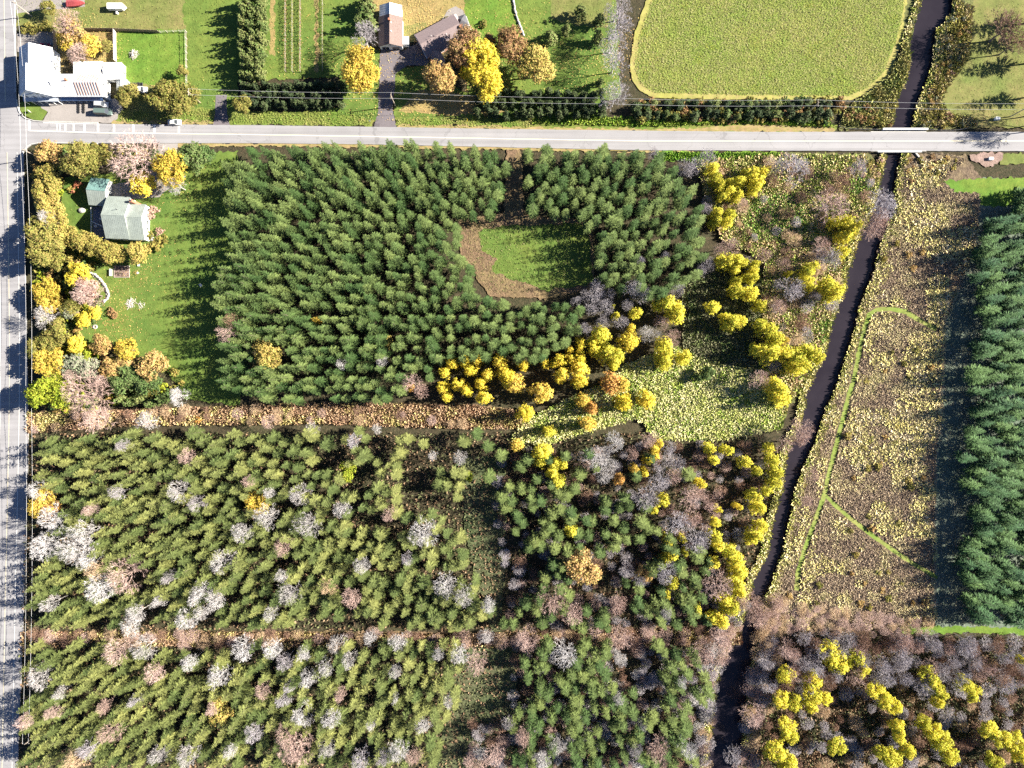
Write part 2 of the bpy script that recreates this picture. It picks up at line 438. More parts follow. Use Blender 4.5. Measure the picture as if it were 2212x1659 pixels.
# ground: fine inner grid carved by the creek, joined to a wide apron that runs to the horizon
def make_ground():
    step = 4.5
    us = np.arange(-160, 2400, step); vs2 = np.arange(-140, 1820, step)
    U, V = np.meshgrid(us, vs2)
    q = np.stack([U.ravel(), V.ravel()], 1)
    ins = inside(CREEK, q)
    d = seg_dist(q, CREEK, True)
    z = np.where(ins, -np.clip((d + 4.0) / 12.0, 0, 1) * 1.5, -0.05 - 0.5 * np.clip(1 - d / 6.0, 0, 1))
    far = (~ins) & (d > 12)
    z = z - np.where(far, 0.10 * vnoise(q, 22, 3) + 0.05 * vnoise(q, 8, 4), 0)
    nx, ny = len(us), len(vs2)
    verts = np.stack([(q[:, 0] - CX) * S, (CY - q[:, 1]) * S, z], 1)
    i = np.arange(nx * ny).reshape(ny, nx)
    f = np.stack([i[:-1, :-1], i[1:, :-1], i[1:, 1:], i[:-1, 1:]], -1).reshape(-1, 4)
    x0, x1 = verts[:, 0].min(), verts[:, 0].max(); y0, y1 = verts[:, 1].min(), verts[:, 1].max()
    # apron ring out to 5 km
    B = 5000.0
    ring_in = np.concatenate([i[0, :], i[1:, -1], i[-1, -2::-1], i[-2:0:-1, 0]])
    pin = verts[ring_in]
    c = np.array([(x0 + x1) / 2, (y0 + y1) / 2])
    dirs = pin[:, :2] - c
    sc_ = B / np.maximum(np.abs(dirs[:, 0]), np.abs(dirs[:, 1]))
    pout = np.concatenate([c + dirs * sc_[:, None], np.full((len(pin), 1), -0.1)], 1)
    n0 = len(verts); m = len(ring_in); k = np.arange(m)
    rf = np.stack([ring_in, np.roll(ring_in, -1), n0 + np.roll(k, -1), n0 + k], 1)
    me = np_mesh('ground', np.concatenate([verts, pout]), np.concatenate([f, rf]))
    bm = bmesh.new(); bm.from_mesh(me)
    for fc in bm.faces:
        if fc.normal.z < 0: fc.normal_flip()
    bm.to_mesh(me); bm.free()
    me.shade_smooth()
    tag(link('ground', me, None, G_BASE), kind='structure')
make_ground()
wl = [(u - 5, v) for u, v in BANK_L] + [(u + 5, v) for u, v in BANK_R]
sheet('creek_water', wl, M_WATER, jit=0, z=-0.62, step=12)

# ---- ground covers (each sheet lies a few millimetres above the one before)
sheet('lawn', [(37,-60),(505,-60),(505,240),(470,262),(280,266),(260,200),(255,135),(190,130),(110,60),(37,60)], G_LAWN2)
sheet('lawn', [(250,66),(402,64),(404,190),(300,182),(262,166),(252,132)], G_BRIGHT)
sheet('lawn', [(400,-60),(515,-60),(515,240),(420,240),(404,190),(404,66),(395,30)], G_LAWN)
sheet('front_yard', [(190,66),(249,66),(250,134),(170,140),(122,128),(122,66)], G_LEAF)
sheet('gravel_drive', [(36,-60),(180,-60),(184,14),(150,19),(90,20),(60,26),(36,28)], M_GRAVEL)
sheet('gravel_drive', [(37,72),(70,70),(120,67),(121,112),(60,112),(37,112)], M_GRAVEL)
sheet('verge', [(40,222),(60,218),(105,222),(102,243),(90,261),(70,258),(55,250),(45,240)], G_LAWN, jit=0.6)
sheet('parking_lot', [(66,214),(250,214),(268,238),(300,250),(250,266),(100,263),(92,261),(104,243)], M_GRAVEL)
sheet('verge', [(262,236),(330,245),(400,232),(458,234),(463,262),(440,266),(300,266),(250,266)], G_VERGE)
sheet('dry_verge', [(245,262),(330,260),(464,261),(464,269),(240,267)], G_DRYVERGE)
sheet('side_drive', [(466,205),(490,205),(490,240),(497,271),(460,270),(465,245)], M_DRIVE, jit=0.8)
sheet('verge', [(492,238),(560,242),(640,240),(740,230),(815,240),(812,262),(800,273),(497,270)], G_VERGE)
sheet('orchard_lawn', [(575,-60),(800,-60),(800,90),(770,165),(560,172),(510,160),(510,-60)], G_LAWN)
sheet('orchard_strip', [(581,-60),(593,-60),(593,150),(583,150)], G_LEAF)
sheet('orchard_strip', [(681,-60),(689,-60),(688,155),(680,155)], G_LEAF)
sheet('back_yard', [(800,-60),(1010,-60),(1010,30),(960,60),(905,90),(868,95),(800,100)], G_LEAF)
sheet('side_lawn', [(870,55),(920,50),(925,70),(885,92),(868,95)], G_LAWN2)
sheet('lawn', [(1000,-60),(1330,-60),(1340,215),(1020,225),(1000,140),(985,80),(1008,40)], G_LAWN)
sheet('lawn', [(1003,10),(1108,-60),(1112,20),(1130,75),(1090,90),(1010,85)], G_BRIGHT)
sheet('leafy_strip', [(1190,-60),(1330,-60),(1310,60),(1250,55),(1190,40)], G_LAWN2)
sheet('lawn', [(735,165),(800,100),(820,110),(820,262),(735,245)], G_LAWN)
sheet('lawn', [(850,150),(930,140),(1000,200),(1300,215),(1310,262),(1100,262),(852,262)], G_LAWN)
sheet('shrub_border_soil', [(905,192),(1000,205),(1060,215),(1100,240),(1060,250),(910,246),(860,240)], G_LEAF)
sheet('driveway', [(822,108),(872,108),(905,92),(930,115),(925,140),(880,142),(855,160),(853,190),(848,235),(857,276),(808,276),(817,240),(820,150)], M_DRIVE)
sheet('patio', [(950,55),(965,25),(985,14),(1000,22),(1012,48),(1000,65),(980,70)], M_GRAVEL)
sheet('verge', [(852,258),(1000,252),(1200,250),(1400,262),(1600,265),(1760,262),(1810,272),(1800,285),(1400,283),(1106,280),(857,276)], G_VERGE)
sheet('dry_verge', [(857,271),(1000,269),(1106,274),(1400,279),(1500,278),(1580,270),(1720,268),(1805,277),(1800,286),(1400,284),(1106,281),(857,277)], G_DRYVERGE)
FIELD = [(1412,-60),(1410,0),(1383,75),(1372,140),(1380,172),(1396,190),(1418,201),(1600,205),(1834,207),(1874,190),(1909,155),(1931,100),(1946,50),(1952,0),(1958,-60)]
sheet('mown_track', [(1400,-60),(1396,0),(1371,72),(1360,140),(1366,176),(1384,198),(1412,211),(1600,216),(1840,216),(1884,199),(1922,160),(1944,102),(1959,50),(1966,-60)], G_TRACK)
sheet('hayfield', FIELD, G_FIELD)
sheet('creek_bank', [(1966,-60),(1992,-60),(1982,32),(1962,100),(1961,160),(1938,210),(1926,276),(1810,280),(1815,235),(1860,212),(1922,165),(1946,102)], G_BANK)
sheet('creek_bank', [(2059,-60),(2110,-60),(2098,120),(2060,180),(2035,225),(2060,250),(2120,262),(2110,278),(1970,278),(1980,235),(1992,200),(2012,150),(2016,112),(2024,64),(2055,34)], G_BANK)
sheet('lawn', [(2105,-60),(2400,-60),(2400,276),(2100,276),(2116,257),(2049,245),(2031,225),(2054,175),(2094,125),(2101,15)], G_LAWN2)
# below the road
sheet('dry_verge', [(345,308),(480,310),(553,309),(800,311),(1106,317),(1380,324),(1500,325),(1500,331),(1106,324),(553,316),(345,318)], G_DRYVERGE)
sheet('verge', [(85,313),(215,312),(225,325),(120,330),(75,335)], G_VERGE)
sheet('verge', [(1410,327),(1690,329),(1705,350),(1640,366),(1500,352),(1420,345)], G_BRIGHT)
sheet('lawn', [(2165,331),(2400,331),(2400,356),(2160,354)], G_LAWN2)
sheet('soil_mound', [(2095,331),(2165,330),(2162,350),(2130,360),(2100,348)], G_MULCH)
sheet('house_lawn', [(140,385),(240,372),(340,330),(515,328),(520,878),(400,862),(370,812),(300,772),(240,742),(190,748),(163,735),(160,700),(200,680),(215,640),(190,600),(150,560),(130,500)], G_LAWN)
sheet('drive', [(343,309),(387,309),(374,360),(372,400),(345,425),(300,430),(235,428),(238,398),(300,392),(340,370)], M_GRAVEL)
sheet('scrub_strip', [(62,888),(430,878),(700,868),(1000,872),(1130,885),(1150,925),(1000,925),(700,915),(300,918),(62,935)], G_SCRUB)
sheet('scrub_strip', [(50,1362),(400,1362),(1000,1366),(1500,1350),(1600,1360),(1600,1392),(1000,1396),(400,1395),(48,1395)], G_SCRUB)
sheet('clearing', [(985,470),(1088,460),(1092,325),(1126,325),(1132,465),(1280,480),(1285,625),(1180,645),(1060,640),(1000,560)], G_SCRUB)
sheet('clearing_grass', [(1035,500),(1090,486),(1270,484),(1282,612),(1180,628),(1100,600),(1060,585),(1075,560),(1040,540)], G_LAWN)
sheet('shaded_glade', [(985,985),(1090,985),(1095,1100),(1085,1365),(1060,1365),(1010,1180)], G_SHADYMEADOW)
sheet('shaded_glade', [(985,1400),(1120,1395),(1110,1659),(1105,1740),(930,1740),(960,1560)], G_SHADYMEADOW)
sheet('shaded_glade', [(1470,600),(1640,560),(1650,800),(1560,830),(1480,790)], G_SHADYMEADOW)
sheet('meadow', [(1350,790),(1450,745),(1560,790),(1640,800),(1700,880),(1690,925),(1560,950),(1420,950),(1380,900),(1180,960),(1100,950),(1150,900),(1300,830)], G_MEADOW)
sheet('wetland', [(1500,350),(1690,330),(1880,332),(1905,370),(1880,455),(1835,540),(1815,640),(1780,740),(1735,840),(1690,900),(1640,800),(1650,560),(1560,520),(1520,420)], G_BANK)
sheet('marsh', [(1958,330),(2085,335),(2120,385),(2118,461),(2106,526),(2060,650),(2040,700),(2030,900),(2020,1000),(2020,1345),(1900,1360),(1700,1365),(1655,1350),(1655,1295),(1690,1200),(1719,1055),(1762,955),(1782,890),(1812,823),(1839,735),(1857,668),(1872,625),(1902,526),(1921,480),(1940,446),(1932,411),(1944,344)], G_MARSH)
sheet('meadow_strip', [(2122,385),(2400,380),(2400,1362),(2020,1362),(2016,1200),(2018,1000),(2030,900),(2038,700),(2060,650),(2106,526),(2119,440)], G_HAZED)
sheet('sunlit_tone_lawn', [(2035,392),(2122,386),(2400,375),(2400,440),(2117,446),(2116,418),(2060,415)], G_BRIGHT)  # sunlit end of the strip laid in as brighter grass
sheet('bright_strip', [(1940,1354),(2080,1353),(2400,1356),(2400,1374),(2100,1366),(1950,1372)], G_BRIGHT)

def ribbon(name, pts, w0, mat, kind='structure', jit=0.0):
    p = densify(pts, 6.0, 0, closed=False)
    t = np.gradient(p, axis=0); t /= np.hypot(*t.T)[:, None]
    nrm = np.stack([-t[:, 1], t[:, 0]], 1)
    w = w0 * (1 + jit * (vnoise(p, 9, 2) - 0.5))
    a = p + nrm * w[:, None] / 2; b = p - nrm * w[:, None] / 2
    _z[0] += 0.004; z = 0.02 + _z[0]
    vs_ = [P(u, v, 0, z) for u, v in a] + [P(u, v, 0, z) for u, v in b]
    n = len(p)
    fs_ = [(i, i + 1, n + i + 1, n + i) for i in range(n - 1)]
    mb = MB(); mb.add(vs_, fs_)
    me = mb.mesh(name)
    bm = bmesh.new(); bm.from_mesh(me)
    for f in bm.faces:
        if f.normal.z < 0: f.normal_flip()
    bm.to_mesh(me); bm.free()
    return tag(link(name, me, None, mat), kind=kind)
PATH_A = [(2022,712),(1984,691),(1954,673),(1921,667),(1893,669),(1877,680),(1866,711),(1856,756),(1844,818),(1831,861),(1819,911),(1806,961),(1790,1023),(1779,1072),(1759,1127),(1737,1188),(1724,1232),(1720,1275)]
PATH_B = [(1781,1068),(1800,1088),(1833,1117),(1885,1157),(1938,1195),(1980,1222),(2025,1248)]
ribbon('mown_path', PATH_A, 10, G_PATH, jit=0.5)
ribbon('mown_path', PATH_B, 9, G_PATH, jit=0.5)

# ---- the paved road: one sheet for both arms of the junction
ROAD = [(34,-80),(34,0),(36,200),(38,222),(43,242),(55,256),(75,262.5),(95,264),(250,268.5),(550,271),(800,274.5),(1106,279.5),(1400,283),(1659,285.5),
        (2212,285.5),(2420,285.5),(2420,327),(2212,327),(1659,326),(1380,325),(1106,319),(800,312.5),(553,310),(212,310),(85,309),(68,314),(52,326),
        (52,345),(56,600),(61,830),(62,950),(56,1200),(49,1400),(39,1659),(36,1780),(-18,1780),(-15,1659),(-8,1290),(-4,900),(-4,700),(-8,340),(-13,0),(-14,-80)]
Z_ROAD = 0.32
_z[0] = Z_ROAD - 0.02 - 0.004
sheet('road', ROAD, M_ROAD, jit=0.35, step=8, thick=0.4)
# deck slab edge under the bridge and verge fill so the road surface has a body
mb = MB()
for (u0, u1) in ((-18, 0),): pass
mb.box(P(1880,0).x, P(2000,0).x, P(0,327.3).y, P(0,284.3).y, 0.02, Z_ROAD - 0.02)
tag(mb.build('road_bed', M_KERB), kind='structure')
ribbon('road_marking', [(67,282.6),(212,287.3),(553,291.3),(1106,300.5),(1380,305),(1659,305.5),(2420,305)], 1.3, M_PAINTY)
ribbon('road_marking', [(64,283),(212,287.0),(390,289)], 0.9, M_PAINT)
ribbon('road_marking', [(95,265.6),(160,267.0),(213,267.6)], 0.9, M_PAINT)
for u, w, v0, v1 in ((64.5,4.5,259.5,282.5),(125,1.5,266.5,283.5),(131,2.6,266.5,283.8),(142.5,3,266.5,284),(160.5,3,266.8,284.4),(184,4,267.2,285),(213,4,267.5,286),(247.5,4,269.5,286.4),(289,4,270.2,286.8),(335,4,270.6,287.2),(387.5,4,271.2,288)):
    ribbon('crossing_bar', [(u, v0), (u, v1)], w, M_PAINT)
ribbon('road_marking', [(10.5,-80),(10.5,0),(13,220)], 0.9, M_PAINTY)
ribbon('road_marking', [(33,-80),(33,0),(34.5,200)], 0.7, M_PAINT)
for off, m in ((0, M_PAINTY), (21.5, M_PAINT), (-19.5, M_PAINT)):
    ribbon('road_marking', [(17+off,330),(19.5+off,500),(22+off,700),(22+off,850),(20.5+off,950),(17+off,1120),(13+off,1290),(10+off,1450),(6+off,1659),(4+off,1740)], 0.8, m)
# kerbs round the two corners
def kerb(pts, w=1.6, h=0.6):
    p = densify(pts, 3.0, 0, closed=False)
    mb = MB()
    for a, b in zip(p[:-1], p[1:]):
        A, B_ = P(a[0], a[1], 0, 0), P(b[0], b[1], 0, 0)
        d = (B_ - A); L = d.length
        M = Matrix.Translation(A) @ Matrix.Rotation(math.atan2(d.y, d.x), 4, 'Z')
        mb.box(-0.01, L + 0.01, -w * S / 2, w * S / 2, 0.0, h, M)
    tag(mb.build('kerb', M_KERB), kind='structure')
kerb([(37.5,216),(39.5,228),(43,241),(50,251),(58,256.8),(75,261.6),(95,263.2),(130,264.3),(213,266.4)])
kerb([(51,340),(51.5,327),(60,318),(68,313.2),(85,309.8),(130,310),(212,311)])

# ================================================================== ground-cover masses
def tufts(name, label, pts, h, w, palette, blades=5, spread=0.25, lean=0.7, z=0.05, tint_scale=14.0, seed=1, grad=None):
    """many small leaning blades as ONE mass; palette = list of colours mixed in patches"""
    n = len(pts)
    if n == 0: return
    pal = np.array(palette, float)
    k = vnoise(pts, tint_scale, seed) * 0.65 + rng.uniform(0, 1, n) * 0.35
    idx = np.clip((k * len(pal)).astype(int), 0, len(pal) - 1)
    col = pal[idx] * rng.uniform(0.75, 1.25, (n, 1))
    N = n * blades
    base = np.repeat(np.stack([(pts[:, 0] - CX) * S, (CY - pts[:, 1]) * S, np.full(n, z)], 1), blades, 0)
    ang = rng.uniform(0, 2 * np.pi, N)
    hh = h * np.repeat(rng.uniform(0.6, 1.35, n), blades) * rng.uniform(0.7, 1.2, N)
    d = np.stack([np.cos(ang), np.sin(ang), np.zeros(N)], 1)
    s = np.stack([-np.sin(ang), np.cos(ang), np.zeros(N)], 1)
    b = base + d * (spread * rng.uniform(0.1, 1, N))[:, None]
    ww = (w * rng.uniform(0.6, 1.3, N))[:, None]
    tip = b + d * (hh * lean * rng.uniform(0.5, 1.2, N))[:, None] + np.stack([np.zeros(N), np.zeros(N), hh], 1)
    mid = b * 0.45 + tip * 0.55 + np.stack([np.zeros(N), np.zeros(N), hh * 0.18], 1)
    verts = np.stack([b, mid + s * ww / 2, tip, mid - s * ww / 2], 1).reshape(-1, 3)
    faces = np.arange(N * 4).reshape(N, 4)
    tint = np.repeat(np.repeat(col, blades, 0) * rng.uniform(0.85, 1.15, (N, 1)), 4, 0)
    me = np_mesh(name, verts, faces, tint)
    return tag(link(name, me, None, TINT), label, None, None, 'stuff')

def patch(poly, spacing, keep=None, avoid=()):
    g = scatter(poly, spacing, 0.95)
    if keep is not None: g = g[keep(g)]
    for a in avoid: g = g[~inside(a, g)]
    return g

def band(line, width, spacing, closed=False, bias=0.0):
    a = np.array(line, float); x0, y0 = a.min(0) - width; x1, y1 = a.max(0) + width
    g = scatter([(x0, y0), (x1, y0), (x1, y1), (x0, y1)], spacing, 0.95)
    return g[seg_dist(g, line, closed) < width * (0.6 + 0.4 * vnoise(g, 10, 3))]

tufts('hay_grass', 'rough yellow green grass standing in the hayfield', patch(FIELD, 3.0), 0.14, 0.20,
      [(0.17,0.25,0.05),(0.24,0.28,0.07),(0.28,0.265,0.12),(0.19,0.265,0.055),(0.255,0.28,0.045)], 5, 0.35, 1.6, 0.30, 30, 2)
MARSH = [(1962,352),(2085,345),(2034,392),(2058,416),(2115,420),(2106,526),(2060,650),(2040,690),(2034,900),(2020,1000),(2018,1340),(1900,1355),(1700,1362),(1660,1345),(1662,1295),(1695,1200),(1725,1055),(1768,955),(1788,890),(1818,823),(1845,735),(1863,668),(1878,625),(1908,526),(1927,480),(1945,446),(1938,411),(1948,360)]
def off_path(g, w=8.0): return (seg_dist(g, PATH_A) > w) & (seg_dist(g, PATH_B) > w)
tufts('marsh_sedge_tussocks', 'brown and straw sedge tussocks filling the marsh', patch(MARSH, 2.9, off_path), 0.40, 0.27,
      [(0.17,0.12,0.09),(0.29,0.22,0.16),(0.36,0.28,0.19),(0.22,0.16,0.12),(0.44,0.36,0.21),(0.52,0.45,0.25),(0.32,0.30,0.12)], 6, 0.35, 1.2, 0.3, 26, 5)
tufts('marsh_reeds', 'straw coloured reeds in the marsh', patch(MARSH, 6.5, lambda g: off_path(g, 9) & (vnoise(g, 40, 8) > 0.55)), 0.7, 0.32,
      [(0.64,0.54,0.28),(0.56,0.50,0.20),(0.62,0.53,0.34)], 8, 0.6, 1.3, 0.3, 20, 6)
rd = np.concatenate([band(BANK_L, 15, 3.4), band(BANK_R, 17, 3.4)])
rd = rd[~(inside(CREEK, rd) & (seg_dist(rd, CREEK, True) > 2.2 * vnoise(rd, 14, 4))) & ~((rd[:, 1] > 272) & (rd[:, 1] < 334)) & off_path(rd)]
tufts('bank_reeds', 'pale reeds and weeds along both creek banks', rd, 0.8, 0.45,
      [(0.30,0.32,0.08),(0.58,0.50,0.22),(0.42,0.42,0.12),(0.62,0.55,0.30),(0.24,0.28,0.07),(0.52,0.46,0.18)], 6, 0.35, 0.9, -0.05, 14, 7)
for nm, lb, poly in (('scrub_growth', 'red brown dry scrub on the strip below the spruces', [(62,890),(430,880),(700,870),(1000,874),(1130,888),(1148,925),(1000,925),(700,915),(300,918),(62,933)]),
                     ('scrub_growth', 'tan dry scrub on the lower woodland strip', [(50,1364),(400,1364),(1000,1368),(1500,1354),(1600,1364),(1600,1390),(1000,1394),(400,1393),(48,1393)])):
    tufts(nm, lb, patch(poly, 3.2), 0.8, 0.36, [(0.34,0.20,0.13),(0.44,0.30,0.19),(0.26,0.17,0.10),(0.48,0.39,0.17),(0.28,0.27,0.09)], 6, 0.35, 0.6, 0.2, 22, 9)
tufts('meadow_grass', 'tall lodged yellow green grass in the glade', patch([(1350,790),(1450,750),(1560,790),(1640,805),(1695,880),(1685,925),(1560,948),(1420,948),(1375,900),(1180,958),(1105,948),(1150,900),(1300,830)], 3.0), 0.8, 0.32,
      [(0.24,0.31,0.07),(0.42,0.44,0.14),(0.58,0.55,0.28),(0.20,0.28,0.05),(0.40,0.43,0.11)], 6, 0.4, 1.1, 0.25, 13, 10)
tufts('glade_grass', 'dim rough grass in the shaded glade', patch([(1470,600),(1640,560),(1650,800),(1560,830),(1480,790)], 4.2), 0.8, 0.4, [(0.13,0.16,0.06),(0.16,0.16,0.09),(0.10,0.14,0.05)], 5, 0.4, 0.8, 0.25, 16, 11)  # palette darkened to carry the glade's shade
tufts('roadside_weeds', 'bright green weeds on the bank above the road', patch([(1150,250),(1400,256),(1600,262),(1790,262),(1800,276),(1600,268),(1400,274),(1150,268)], 3.2), 0.55, 0.4, [(0.16,0.29,0.03),(0.24,0.32,0.05),(0.13,0.24,0.03)], 5, 0.3, 0.7, 0.2, 20, 12)
tufts('roadside_weeds', 'bright green weeds on the bank below the road', patch([(1412,330),(1690,331),(1700,348),(1640,364),(1500,350),(1424,343)], 3.0), 0.55, 0.4, [(0.12,0.26,0.03),(0.18,0.30,0.04),(0.10,0.20,0.03)], 5, 0.3, 0.7, 0.25, 20, 13)
tufts('wetland_growth', 'tangled tan and green weeds in the wetland', patch([(1505,352),(1690,335),(1870,340),(1893,372),(1868,455),(1825,540),(1805,640),(1770,740),(1725,840),(1690,895),(1640,800),(1650,560),(1560,520),(1522,420)], 3.6), 0.9, 0.42,
      [(0.20,0.26,0.06),(0.46,0.42,0.17),(0.48,0.35,0.22),(0.28,0.34,0.08),(0.60,0.50,0.26),(0.17,0.24,0.05)], 6, 0.4, 0.9, 0.2, 30, 14)
tufts('orchard_weeds', 'long green plants on the field margin by the creek', patch([(1820,240),(1862,214),(1920,168),(1948,104),(1966,60),(1958,120),(1958,165),(1935,212),(1922,272),(1815,272)], 3.6), 0.9, 0.42,
      [(0.24,0.28,0.09),(0.28,0.28,0.10),(0.34,0.30,0.12)], 6, 0.4, 0.7, 0.2, 18, 15)
tufts('bank_weeds', 'mixed tan and green weeds between creek and corner lawn', patch([(2064,0),(2100,20),(2092,125),(2052,178),(2030,222),(2048,246),(2112,258),(2104,274),(1985,274),(1995,215),(2022,150),(2030,80),(2058,40)], 3.8), 0.9, 0.42,
      [(0.24,0.26,0.07),(0.40,0.33,0.17),(0.30,0.28,0.08),(0.42,0.29,0.20)], 6, 0.4, 0.7, 0.2, 18, 16)
WOODS = [(62,880),(1100,880),(1100,1659),(40,1659)]
tufts('forest_floor_growth', 'low brown and green growth on the woodland floor', np.concatenate([
      patch([(62,935),(1600,935),(1690,960),(1620,1250),(1600,1360),(50,1360)], 8.5), patch([(45,1396),(1560,1396),(1530,1660),(38,1660)], 8.5), patch([(1655,1372),(2215,1378),(2215,1662),(1600,1662),(1620,1450)], 5.0)]),
      0.6, 0.5, [(0.13,0.10,0.06),(0.20,0.13,0.08),(0.10,0.11,0.05),(0.24,0.17,0.11)], 5, 0.5, 0.8, 0.05, 26, 17)

def flecks(name, label, pts, size, palette, z=0.32, seed=3):
    n = len(pts)
    c = np.stack([(pts[:, 0] - CX) * S, (CY - pts[:, 1]) * S, z + rng.uniform(0, 0.05, n)], 1)
    rs_ = np.random.default_rng(seed)
    ang = rs_.uniform(0, 6.28, n); L = size * rs_.uniform(0.6, 1.4, n)
    d = np.stack([np.cos(ang) * L, np.sin(ang) * L, rs_.uniform(-0.2, 0.2, n) * L], 1); e = np.stack([-np.sin(ang) * L * 0.6, np.cos(ang) * L * 0.6, rs_.uniform(-0.3, 0.3, n) * L], 1)
    v = np.stack([c - d, c - e, c + d, c + e], 1).reshape(-1, 3)
    pal = np.array(palette); col = pal[rs_.integers(0, len(pal), n)] * rs_.uniform(0.8, 1.2, (n, 1))
    return tag(link(name, np_mesh(name, v, np.arange(4 * n).reshape(n, 4), np.repeat(col, 4, 0)), None, TINT), label, None, None, 'stuff')
TANS = [(0.42,0.27,0.10),(0.50,0.33,0.12),(0.36,0.22,0.09),(0.55,0.42,0.14)]
lf = []
for (u, v, r, n) in ((780,160,75,900),(950,172,60,500),(1045,155,70,800),(1110,110,75,700),(160,85,60,700),(900,30,70,1200),(1250,150,70,500),(370,215,50,300),(230,110,40,300),(370,370,60,400),(300,395,50,300),(300,560,60,500),(230,700,60,400),(1335,110,60,500),(620,100,60,200),(900,240,60,400),(250,660,60,300)):
    q = rng.normal(size=(n, 2)) * r * 0.62 + np.array([u, v]); lf.append(q)
lf = np.concatenate(lf); lf = lf[~((lf[:, 1] > 262) & (lf[:, 1] < 330)) & (lf[:, 0] > 66)]
flecks('fallen_leaves', 'fallen tan leaves scattered over the lawns below the autumn trees', lf, 0.16, TANS)
ga_ = np.concatenate([patch([(40,0),(500,0),(500,236),(260,236),(252,135),(190,60),(40,62)], 8.0), patch([(575,0),(800,0),(800,90),(770,165),(575,165)], 8.0), patch([(1000,0),(1320,0),(1330,210),(1030,215),(1000,90)], 8.0), patch([(150,400),(480,340),(500,860),(400,850),(240,735),(170,730),(200,600),(150,550)], 8.0), patch([(2105,20),(2212,0),(2212,270),(2110,270),(2050,240),(2070,170)], 8.0)])
tufts('lawn_tufts', 'coarse grass tufts standing in the lawns', ga_, 0.08, 0.26, [(0.08,0.14,0.028),(0.12,0.165,0.035),(0.16,0.175,0.05),(0.10,0.155,0.03)], 4, 0.5, 2.0, 0.26, 20, 21)
tufts('verge_tufts', 'grass tufts on the verges beside the road', np.concatenate([patch([(262,238),(460,236),(462,266),(262,262)], 4), patch([(494,242),(815,242),(800,270),(500,268)], 4), patch([(858,258),(1150,252),(1150,276),(860,272)], 4), patch([(110,316),(212,316),(220,326),(110,330)], 4)]), 0.16, 0.3, [(0.12,0.19,0.03),(0.18,0.21,0.05),(0.24,0.22,0.08)], 4, 0.4, 1.6, 0.28, 20, 22)

tufts('clearing_tufts', 'rough grass in the clearing', patch([(1000,475),(1088,462),(1130,468),(1280,482),(1282,622),(1060,636),(1010,560)], 6.0), 0.15, 0.24, [(0.10,0.13,0.04),(0.16,0.16,0.06),(0.20,0.16,0.10)], 4, 0.4, 1.4, 0.3, 18, 23)
tufts('strip_tufts', 'haze-pale grass on the shaded strip beside the spruces', patch([(2125,445),(2100,530),(2062,650),(2040,700),(2030,900),(2022,1345),(2130,1350),(2140,800),(2180,450)], 4.2), 0.25, 0.35, [(0.13,0.17,0.12),(0.18,0.20,0.15),(0.22,0.21,0.16)], 4, 0.4, 1.3, 0.3, 30, 24)  # the strip's pale haze is in the tuft colours too

tufts('wetland_green', 'lush green weeds in the wet hollow', np.concatenate([patch([(1600,455),(1660,420),(1735,425),(1740,470),(1700,520),(1610,515)], 3.4), patch([(1770,690),(1785,680),(1782,735),(1768,740)], 3.4), patch([(1820,395),(1870,380),(1880,410),(1850,420),(1815,412)], 3.4)]), 0.8, 0.45, [(0.12,0.24,0.05),(0.18,0.30,0.06),(0.30,0.34,0.10)], 6, 0.4, 1.0, 0.25, 20, 25)
# ================================================================== PLANTS: shared meshes
def quads(cen, nrm, size, rs, elong=1.3):
    """leaf-sized quads at cen facing nrm"""
    n = len(cen)
    nrm = nrm / (np.linalg.norm(nrm, axis=1)[:, None] + 1e-9)
    a = rs.normal(size=(n, 3)); t = np.cross(nrm, a); t /= (np.linalg.norm(t, axis=1)[:, None] + 1e-9)
    b = np.cross(nrm, t)
    sz = (np.broadcast_to(size, (n,)) * rs.uniform(0.7, 1.3, n))[:, None] / 2
    v = np.stack([cen - t * sz * elong, cen - b * sz * 0.75, cen + t * sz * elong, cen + b * sz * 0.75], 1).reshape(-1, 3)
    return v, np.arange(4 * n).reshape(n, 4)

def leaf_mesh(name, lobes, n, size, seed, tint_var=0.22, up=0.5):
    """leaf clumps spread through a handful of lobes: (centre, radii)"""
    rs = np.random.default_rng(seed)
    cs, ns = [], []
    w = np.array([l[1][0] * l[1][1] for l in lobes]); w = w / w.sum()
    for (c, r), k in zip(lobes, (w * n).astype(int) + 1):
        # sprigs: little clumps of leaves that break up the lobe's outline
        sp = rs.normal(size=(max(3, k // 7), 3)); sp /= np.linalg.norm(sp, axis=1)[:, None]
        sp *= rs.uniform(0.55, 1.08, (len(sp), 1))
        i = rs.integers(0, len(sp), k)
        d = sp[i] + rs.normal(size=(k, 3)) * 0.13
        cs.append(np.array(c) + d * np.array(r))
        ns.append(d + rs.normal(size=(k, 3)) * 0.55 + np.array([0, 0, up]))
    c = np.concatenate(cs); v, f = quads(c, np.concatenate(ns), size, rs)
    t = rs.uniform(1 - tint_var, 1 + tint_var, (len(c), 1)) * (1 + rs.normal(size=(len(c), 1)) * np.array([[0.10, -0.02, 0.10]])); t = np.repeat(np.clip(t, 0.2, 1.8), 4, 0)
    return np_mesh(name, v, f, t)

